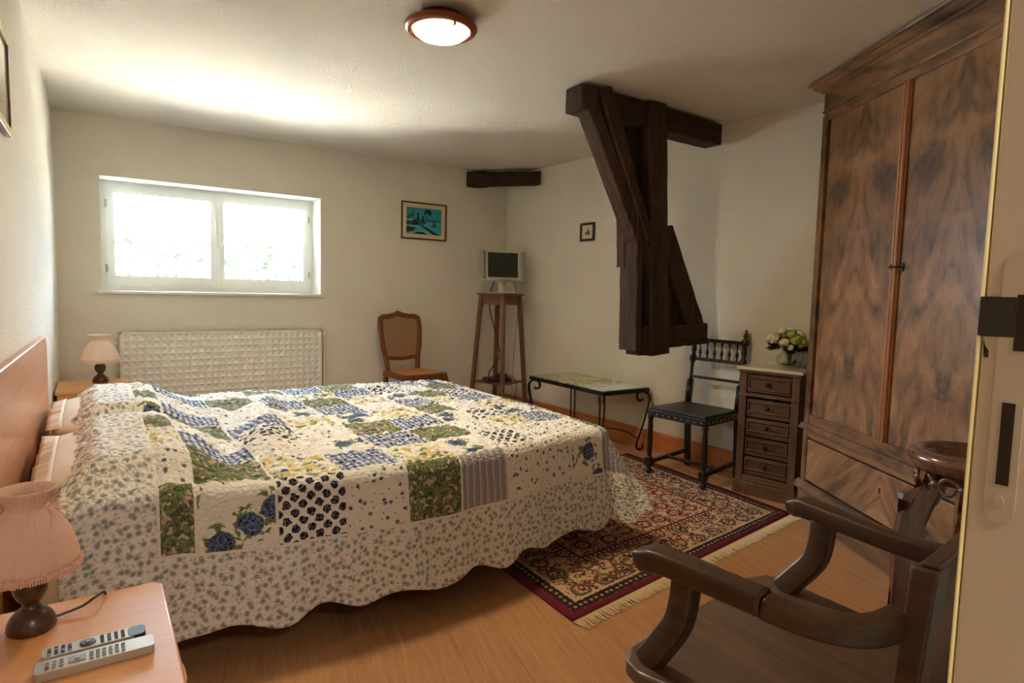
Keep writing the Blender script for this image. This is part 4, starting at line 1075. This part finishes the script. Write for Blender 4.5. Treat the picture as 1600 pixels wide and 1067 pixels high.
b = B(); box(b, -.018, CW+.018, -.022, CD+.008, .808, .828); obj('marble_top', b, M_marble, cf, bevel=.003)
zs = [(.131, .246), (.256, .371), (.381, .496), (.506, .621)]
for z0, z1 in zs+[(.668, .780)]:
    top_ = z0 > .65; x0, x1 = (.048, CW-.048); yy = .004 if top_ else .012
    b = B(); box(b, x0, x1, yy, yy+.014, z0, z1)
    dr = obj('drawer', b, M_chestx, cf, bevel=.002)
    a = .012; zz0, zz1 = z0+.030, z1-.012
    b = B()
    if top_: zz0 = z0+.016; zz1 = z1-.014
    for q in ((x0+.006, x1-.006, zz0, zz0+.010), (x0+.006, x1-.006, zz1-.010, zz1), (x0+.006, x0+.016, zz0, zz1), (x1-.016, x1-.006, zz0, zz1)): box(b, q[0], q[1], yy-.010, yy+.002, q[2], q[3])
    obj('drawer_moulding', b, M_chest, dr, bevel=.004)
    b = lathe(B(), [(.005, 0), (.006, .010), (.013, .016), (.015, .024), (.010, .031), (.003, .033)], n=16)
    obj('knob', b, M_nickel, dr, smooth=True, loc=((x0+x1)/2, yy, (zz0+zz1)/2), rot=(PI/2, 0, 0))

# vase and bouquet on the marble
VX, VY = 3.665, 2.225
va = thing('glass_vase', 'round clear glass vase holding the bouquet on the marble top', 'vase', (VX, VY, .829))
b = lathe(B(), [(.028, .0), (.050, .005), (.070, .026), (.077, .050), (.070, .078), (.048, .100), (.040, .110), (.043, .117)], n=32, cap=False)
b2 = b; vg = obj('bowl', b, M_vase, va, smooth=True)
so = vg.modifiers.new('t', 'SOLIDIFY'); so.thickness = .003
bo = thing('bouquet', 'round bouquet of cream, lime and pink roses in the glass vase', 'flowers', (VX, VY, .833))
rnd = random.Random(11)
b = B()
for i in range(26):
    a = rnd.uniform(0, 2*PI); q = rnd.uniform(.03, .064)
    tube(b, spline([(q*cos(a)*1.0, q*sin(a)*1.0, .012+.06*max(0, (q-.045)/.03)*rnd.random()), (q*.35*cos(a), q*.35*sin(a), .010+.01*rnd.random()), (.010*cos(a+2), .010*sin(a+2), .06), (.012*cos(a+1), .012*sin(a+1), .13)], 4), .0032, 5)
obj('stems', b, M_stem, bo, smooth=True)
b = B()
for i in range(420):
    a = rnd.uniform(0, 2*PI); q = rnd.uniform(.02, .115); q = .108*math.sqrt(rnd.random()); z = .100+.045*rnd.random()+.055*(1-q/.108)
    dirv = Vector((cos(a), sin(a), rnd.uniform(-.5, .4))).normalized(); sd = Vector((-sin(a), cos(a), rnd.uniform(-.4, .4))).normalized(); L_ = rnd.uniform(.025, .05); wd = L_*.34
    p = Vector((q*cos(a), q*sin(a), z)); nn = dirv.cross(sd)
    vs = [b.verts.new(p), b.verts.new(p+dirv*L_*.5+sd*wd+nn*.003), b.verts.new(p+dirv*L_), b.verts.new(p+dirv*L_*.5-sd*wd+nn*.003)]
    b.faces.new(vs[:3]); b.faces.new((vs[0], vs[2], vs[3]))
tube(b, [(0, 0, .085), (0, 0, .115), (0, 0, .15), (0, 0, .19)], [.020, .032, .075, .05], 14)
obj('foliage', b, M_leafd, bo)
def bloom_mesh(m):
    b = B()
    for ring, (n_, rr, hh, tilt) in enumerate(((3, .30, .55, .15), (4, .52, .60, .35), (5, .78, .55, .6), (6, 1.0, .42, .95))):
        for k in range(n_):
            a0 = 2*PI*k/n_+ring*.7; seg = 6; hs_ = 5; wd = 2*PI/n_*.72; V = []
            for i in range(hs_+1):
                t_ = i/hs_; row = []
                for j in range(seg+1):
                    s_ = -1+2*j/seg; a = a0+s_*wd
                    rad = rr*(sin(min(1, t_*1.1)*PI*.5)**.7)*(1-.12*s_*s_)*(1 if t_ < .8 else 1-.12*(t_-.8)*5*(1-tilt))
                    z = -.45+hh*1.5*t_*(1-.30*s_*s_*t_)+.3-.25*tilt
                    row.append(b.verts.new((rad*cos(a), rad*sin(a), z)))
                V.append(row)
            for i in range(hs_):
                for j in range(seg): b.faces.new((V[i][j], V[i+1][j], V[i+1][j+1], V[i][j+1]))
    bmesh.ops.create_icosphere(b, subdivisions=2, radius=.62, matrix=Matrix.Translation((0, 0, -.05)))
    return b
prot = {}
spots = [(-.105, -.02, .168, .030, 0), (-.072, -.075, .190, .034, 1), (-.025, -.100, .182, .036, 1), (.020, -.115, .165, .024, 1), (.065, -.085, .185, .036, 2), (.100, -.035, .180, .033, 2), (-.09, .05, .185, .032, 0), (-.045, -.035, .222, .034, 1), (.012, -.055, .222, .030, 0), (.055, -.020, .225, .032, 1),
         (-.03, .035, .235, .033, 0), (.03, .045, .236, .034, 1), (.095, .04, .195, .032, 0), (-.055, .10, .19, .033, 0), (.02, .11, .19, .033, 1), (.07, .095, .20, .03, 2), (-.105, -.065, .145, .018, 0), (.0, .0, .250, .026, 0), (.115, .0, .16, .02, 1), (-.06, -.105, .158, .018, 1)]
for x, y, z, s, k in spots:
    if k not in prot: prot[k] = o = obj('bloom', bloom_mesh(0), M_bl[k], bo, smooth=True)
    else: o = prot[k].copy(); C.objects.link(o); o.parent = bo
    s *= 1.12; o.location = (x, y, z-.012); o.scale = (s, s, s)
    d_ = Vector((x, y, z-.10)).normalized(); o.rotation_euler = d_.to_track_quat('Z', 'Y').to_euler()

# ---------------------------------------------------------------- wardrobe
wd_ = thing('wardrobe', 'tall two-door walnut wardrobe with heavy cornice and a bottom drawer', 'wardrobe', (3.46, 1.98, 0))
wd_.rotation_euler.z = math.atan2(-.854, -.52)          # local x: along the front toward the camera, local y: depth
A_W, A_D = 1.42, .46
b = B(); box(b, .0, .02, .0, A_D, .02, 2.36); box(b, A_W-.02, A_W, 0, A_D, .02, 2.36); box(b, .02, A_W-.02, A_D-.015, A_D, .05, 2.36); box(b, .02, A_W-.02, .03, A_D-.015, .18, .20); box(b, .02, A_W-.02, .03, A_D-.015, 2.30, 2.32); box(b, .02, A_W-.02, .03, A_D-.015, .505, .52)
obj('carcass', b, M_walf, wd_, bevel=.002)
for q in (-.002, A_W-.045): obj('corner_stile', box(B(), q, q+.047, -.006, .022, .20, 2.30), M_walf, wd_, bevel=.003)
b = B(); box(b, -.012, A_W+.012, -.012, .03, .0, .165); obj('plinth', b, M_walx, wd_, bevel=.003)
b = B(); sw = [(0, .158), (-.030, .158), (-.030, .170), (-.022, .178), (-.018, .190), (-.008, .200), (0, .205)]
prism(b, sw, YZ, -.03, A_W+.03); obj('base_moulding', b, M_walx, wd_, bevel=.001)
b = B(); box(b, .05, A_W-.05, -.004, .02, .215, .455); dw = obj('drawer', b, M_wald, wd_, bevel=.004, loc=(0, 0, 0))
dw.data.transform(Matrix.Translation((-A_W/2, 0, -.335))); dw.location = (A_W/2, 0, .335)
b = B(); prism(b, [(-.005, -.012), (.005, -.012), (.003, .002), (.006, .008), (0, .014), (-.006, .008), (-.003, .002)], XZ, -.0055, -.003); obj('keyhole', b, M_hole, dw, loc=(0, 0, .03))
b = B(); box(b, .045, A_W-.045, -.008, .02, .466, .505); obj('rail', b, M_walx, wd_, bevel=.003)
b = B(); prism(b, [(0, .508), (-.024, .510), (-.026, .520), (-.018, .528), (-.012, .540), (0, .545)], YZ, -.022, A_W+.022); obj('waist_moulding', b, M_walx, wd_, bevel=.001)
b = B(); box(b, .045, A_W-.045, -.002, .02, .545, .60); obj('rail', b, M_walx, wd_, bevel=.002)
DX0, DX1, DZ0, DZ1 = .060, A_W-.060, .60, 2.270; dm = A_W/2
for k, (x0, x1) in enumerate(((DX0, dm-.012), (dm+.006, DX1))):
    cx, cz = (x0+x1)/2, (DZ0+DZ1)/2
    b = B(); box(b, x0-cx, x1-cx, .008, .028, DZ0-cz, DZ1-cz); dr = obj('door', b, M_wal, wd_, bevel=.002, loc=(cx, 0, cz))
b = B()
for q in (-.013, .007): tube(b, [(dm-.006+q, -.009, DZ0), (dm-.006+q, -.009, DZ1)], .0085, 10)
box(b, dm-.026, dm+.014, -.004, .004, DZ0, DZ1); obj('centre_astragal', b, M_astr, wd_, smooth=False)
b = B(); prism(b, [(.004*cos(a*PI/5), .004*sin(a*PI/5)) for a in range(10)], XZ, -.045, -.002)
tube(b, [(.010*cos(i*PI/6), -.048, .010*sin(i*PI/6)) for i in range(13)], .0025, 6); box(b, -.030, -.006, -.046, -.042, -.004, .004)
obj('key', b, M_lip, wd_, loc=(dm+.032, 0, 1.425))
b = B(); prism(b, [(-.008, -.02), (.008, -.02), (.010, 0), (.008, .02), (-.008, .02), (-.010, 0)], XZ, .0005, .0035); obj('escutcheon', b, M_lip, wd_, loc=(dm+.032, 0, 1.425))
b = B(); box(b, .02, A_W-.02, .0, .02, 2.270, 2.325); obj('rail', b, M_walx, wd_, bevel=.003)
b = B(); box(b, -.008, A_W+.008, -.010, .01, 2.318, 2.330); obj('frieze_bead', b, M_walf, wd_, bevel=.003)
b = B(); box(b, .0, A_W, -.004, A_D, 2.330, 2.440); obj('frieze', b, M_walx, wd_, bevel=.002)
prof = [(.0, 2.425), (-.012, 2.430), (-.018, 2.440), (-.034, 2.446), (-.046, 2.458), (-.054, 2.470), (-.066, 2.474), (-.070, 2.486), (-.060, 2.494), (0, 2.494)]
b = B(); n = len(prof); V = []
for k in range(4):
    row = []
    for y, z in prof:
        o_ = -y
        row.append(b.verts.new(((-o_, A_D, z), (-o_, -o_, z), (A_W+o_, -o_, z), (A_W+o_, A_D, z))[k]))
    V.append(row)
for k in range(3):
    for i in range(n): b.faces.new((V[k][i], V[k+1][i], V[k+1][(i+1) % n], V[k][(i+1) % n]))
b.faces.new(V[0]); b.faces.new(V[3][::-1]); obj('cornice', b, M_walx, wd_)
for x, y in ((.04, .05), (A_W-.04, .05), (.04, A_D-.04), (A_W-.04, A_D-.04)):
    pass

# ---------------------------------------------------------------- carved round planter stand
ps = thing('planter_stand', 'round carved mahogany plant stand with sunken top before the wardrobe', 'plant stand', (2.446, .80, 0), math.radians(145.7))
prof = [(.120, .700), (.160, .702), (.176, .708), (.180, .722), (.188, .730), (.192, .742), (.186, .758), (.172, .767), (.160, .768), (.152, .764), (.146, .752), (.140, .745), (.130, .742), (.126, .730), (.0, .728)]
b = lathe(B(), prof, n=64, cap=False); obj('rim', b, M_maho, ps, smooth=True)
b = lathe(B(), [(.12, .66), (.128, .668), (.126, .700), (.001, .700)], n=40, cap=False); obj('tray', b, M_maho, ps, smooth=True)
b = B()
for k in range(12):
    a = 2*PI*k/12; rr = .158; pts = []
    for i in range(22):
        q = i/21*1.75*PI*1.15; s = .034*(1-.42*i/21); aa = a+(s*cos(q))/rr; pts.append((rr*cos(aa), rr*sin(aa), .664+s*sin(q)))
    tube(b, pts, [.0085-.003*i/21 for i in range(22)], 7)
for k in range(12):
    a = 2*PI*(k+.5)/12; bmesh.ops.create_icosphere(b, subdivisions=2, radius=.014, matrix=Matrix.Translation((.160*cos(a), .160*sin(a), .668)))
obj('carved_apron', b, M_maho, ps, smooth=True)
leg = [(.085, .700), (.168, .700), (.172, .672), (.160, .648), (.186, .634), (.210, .640), (.236, .622), (.242, .604), (.226, .600), (.206, .586), (.212, .566), (.236, .552), (.246, .500), (.250, .40), (.240, .25), (.236, .12), (.250, .03), (.252, 0), (.205, 0), (.198, .06), (.188, .14), (.190, .28), (.200, .40), (.184, .45), (.152, .470), (.142, .490), (.156, .510), (.164, .530), (.150, .560), (.120, .590), (.095, .640)]
for k in range(3):
    a = k*PI*2/3; b = B(); prism(b, leg, XZ, -.014, .014); obj('leg', b, M_maho, ps, bevel=.003, rot=(0, 0, a))

# ---------------------------------------------------------------- foreground armchair
ac = thing('wooden_armchair', 'dark oak armchair with curved arms, in the right foreground', 'armchair', (1.36, .74, 0))
O_ = Vector((1.36, .74, 0))
def L3(x, y, z): return (x-1.36, y-.74, z)
so_ = [(.985, .905), (1.00, .965), (1.05, 1.00), (1.62, 1.075), (1.685, 1.055), (1.705, 1.0), (1.70, .55), (1.66, .485), (1.20, .43), (1.14, .47)]
b = B(); prism(b, [(x-1.36, y-.74) for x, y in so_], XY, .392, .428); obj('seat', b, M_seatw, ac, bevel=.009, seg=4)
b = B()
ap = [(1.035, .905), (1.035, .96), (1.64, 1.03), (1.66, .98), (1.655, .56), (1.61, .515), (1.22, .47), (1.18, .50)]
prism(b, [(x-1.36, y-.74) for x, y in ap], XY, .325, .392); obj('seat_apron', b, M_dark, ac, bevel=.004)
for x, y in ((1.06, .94), (1.62, 1.00), (1.615, .55), (1.22, .505)):
    b = B(); lathe(b, [(.020, 0), (.028, .02), (.022, .05), (.018, .08), (.026, .20), (.030, .27), (.024, .30), (.030, .325)], L3(x, y, 0), 16); obj('leg', b, M_dark, ac, smooth=True)
b = B()
for p, q in (((1.06, .94), (1.22, .505)), ((1.62, 1.0), (1.615, .55))): tube(b, [L3(*p, .13), L3(*q, .13)], .012, 8)
obj('stretcher', b, M_dark, ac)
ARM = rrect(.5, .5, .16, 3)
def arm(name, pts, sizes):
    P = spline([L3(*p) for p in pts], 6); m = len(P)
    S = []
    for i in range(m):
        t_ = i/(m-1)*(len(sizes)-1); k = int(min(t_, len(sizes)-2)); fr = t_-k
        S.append((sizes[k][0]*(1-fr)+sizes[k+1][0]*fr, sizes[k][1]*(1-fr)+sizes[k+1][1]*fr))
    b = sweep(B(), P, ARM, (0, 0, 1), S); return obj(name, b, M_dark, ac, smooth=True)
# near arm: rounded scroll tip, straight run, butt joint, then the curved run into the back post
arm('armrest', [(1.060, .990, .640), (1.056, .972, .654), (1.060, .945, .664), (1.066, .90, .668), (1.083, .79, .664), (1.100, .690, .660)], [(.030, .018), (.060, .050), (.072, .052), (.066, .050), (.058, .048), (.056, .048)])
arm('armrest_return', [(1.100, .688, .656), (1.118, .62, .652), (1.150, .56, .652), (1.195, .522, .656), (1.250, .505, .664)], [(.052, .046), (.052, .046), (.050, .048), (.048, .050), (.044, .056)])
arm('armrest', [(1.700, .998, .640), (1.700, .984, .656), (1.697, .960, .666), (1.690, .92, .668), (1.672, .78, .664), (1.662, .66, .662), (1.665, .56, .668)], [(.030, .018), (.062, .050), (.074, .052), (.066, .050), (.054, .048), (.050, .048), (.046, .052)])
def support(x0, y0, x1, y1):
    P = spline([L3(x0, y0, .650), L3(x0*.9+x1*.1, y0+.002, .59), L3(x0*.7+x1*.3, y0*.85+y1*.15, .535), L3(x0*.3+x1*.7, y0*.42+y1*.58, .475), L3(x1, y1, .425)], 5)
    b = sweep(B(), P, rrect(.5, .5, .10, 2), (0, 1, 0), [(.040, .058) for i in range(len(P))]); obj('arm_support', b, M_dark, ac, smooth=True)
support(1.082, .868, 1.040, .935); support(1.676, .885, 1.640, .975)
for k, (x, y) in enumerate(((1.262, .492), (1.665, .540))):
    b = B(); hexa(b, [L3(x-.026, y-.022, .40), L3(x+.026, y-.022, .40), L3(x+.026, y+.022, .40), L3(x-.026, y+.022, .40)], [L3(x-.028, y-.050, .79), L3(x+.028, y-.050, .79), L3(x+.028, y-.004, .785), L3(x-.028, y-.004, .785)])
    obj('back_post', b, M_dark, ac, bevel=.006, seg=3)
b = B(); hexa(b, [L3(1.27, .452, .735), L3(1.665, .500, .735), L3(1.665, .528, .735), L3(1.27, .480, .735)], [L3(1.24, .440, .800), L3(1.70, .490, .800), L3(1.70, .525, .795), L3(1.24, .475, .795)])
obj('crest_rail', b, M_dark, ac, bevel=.006, seg=3)
b = B(); hexa(b, [L3(1.275, .480, .43), L3(1.655, .528, .43), L3(1.655, .542, .43), L3(1.275, .494, .43)], [L3(1.275, .456, .74), L3(1.655, .504, .74), L3(1.655, .518, .74), L3(1.275, .470, .74)])
obj('back_panel', b, M_seatw, ac, bevel=.002)

# ---------------------------------------------------------------- rug
rg = thing('patterned_rug', 'wine-red and cream oriental rug with fringe, half under the bed', 'rug', (0, 0, 0))
Aq, Bq, Cq, Dq = Vector((1.505, 1.735, 0)), Vector((3.375, 1.975, 0)), Vector((3.50, 3.45, 0)), Vector((1.56, 3.45, 0))
b = B(); nu, nv = 40, 40
def rgf(i, j):
    s, t_ = i/nu, j/nv; p = (Aq*(1-s)+Bq*s)*(1-t_)+(Dq*(1-s)+Cq*s)*t_
    return ((p.x, p.y, .010+.0015*noise.noise((p.x*3, p.y*3, 0))), (RW*s, RL*t_))
T_ = grid_uv(b, nu, nv, rgf)
pile = obj('pile', b, M_rug, rg, smooth=True); so = pile.modifiers.new('t', 'SOLIDIFY'); so.thickness = .008; so.offset = -1
b = B(); rnd = random.Random(5); dirf = (Bq-Aq).normalized(); outd = Vector((dirf.y, -dirf.x, 0))
for i in range(430):
    s = i/429; p = Aq+(Bq-Aq)*s; L_ = .060+.012*rnd.random()+.012*noise.noise((s*30, 0, 0)); k = rnd.uniform(-.012, .012)+.012*noise.noise((s*18, 3, 0))
    tube(b, [p+Vector((0, 0, .006)), p+outd*L_*.5+dirf*k*.3+Vector((0, 0, .006)), p+outd*L_+dirf*k+Vector((0, 0, .003))], [.0019, .0024, .0012], 4)
obj('fringe', b, M_fringe, rg)
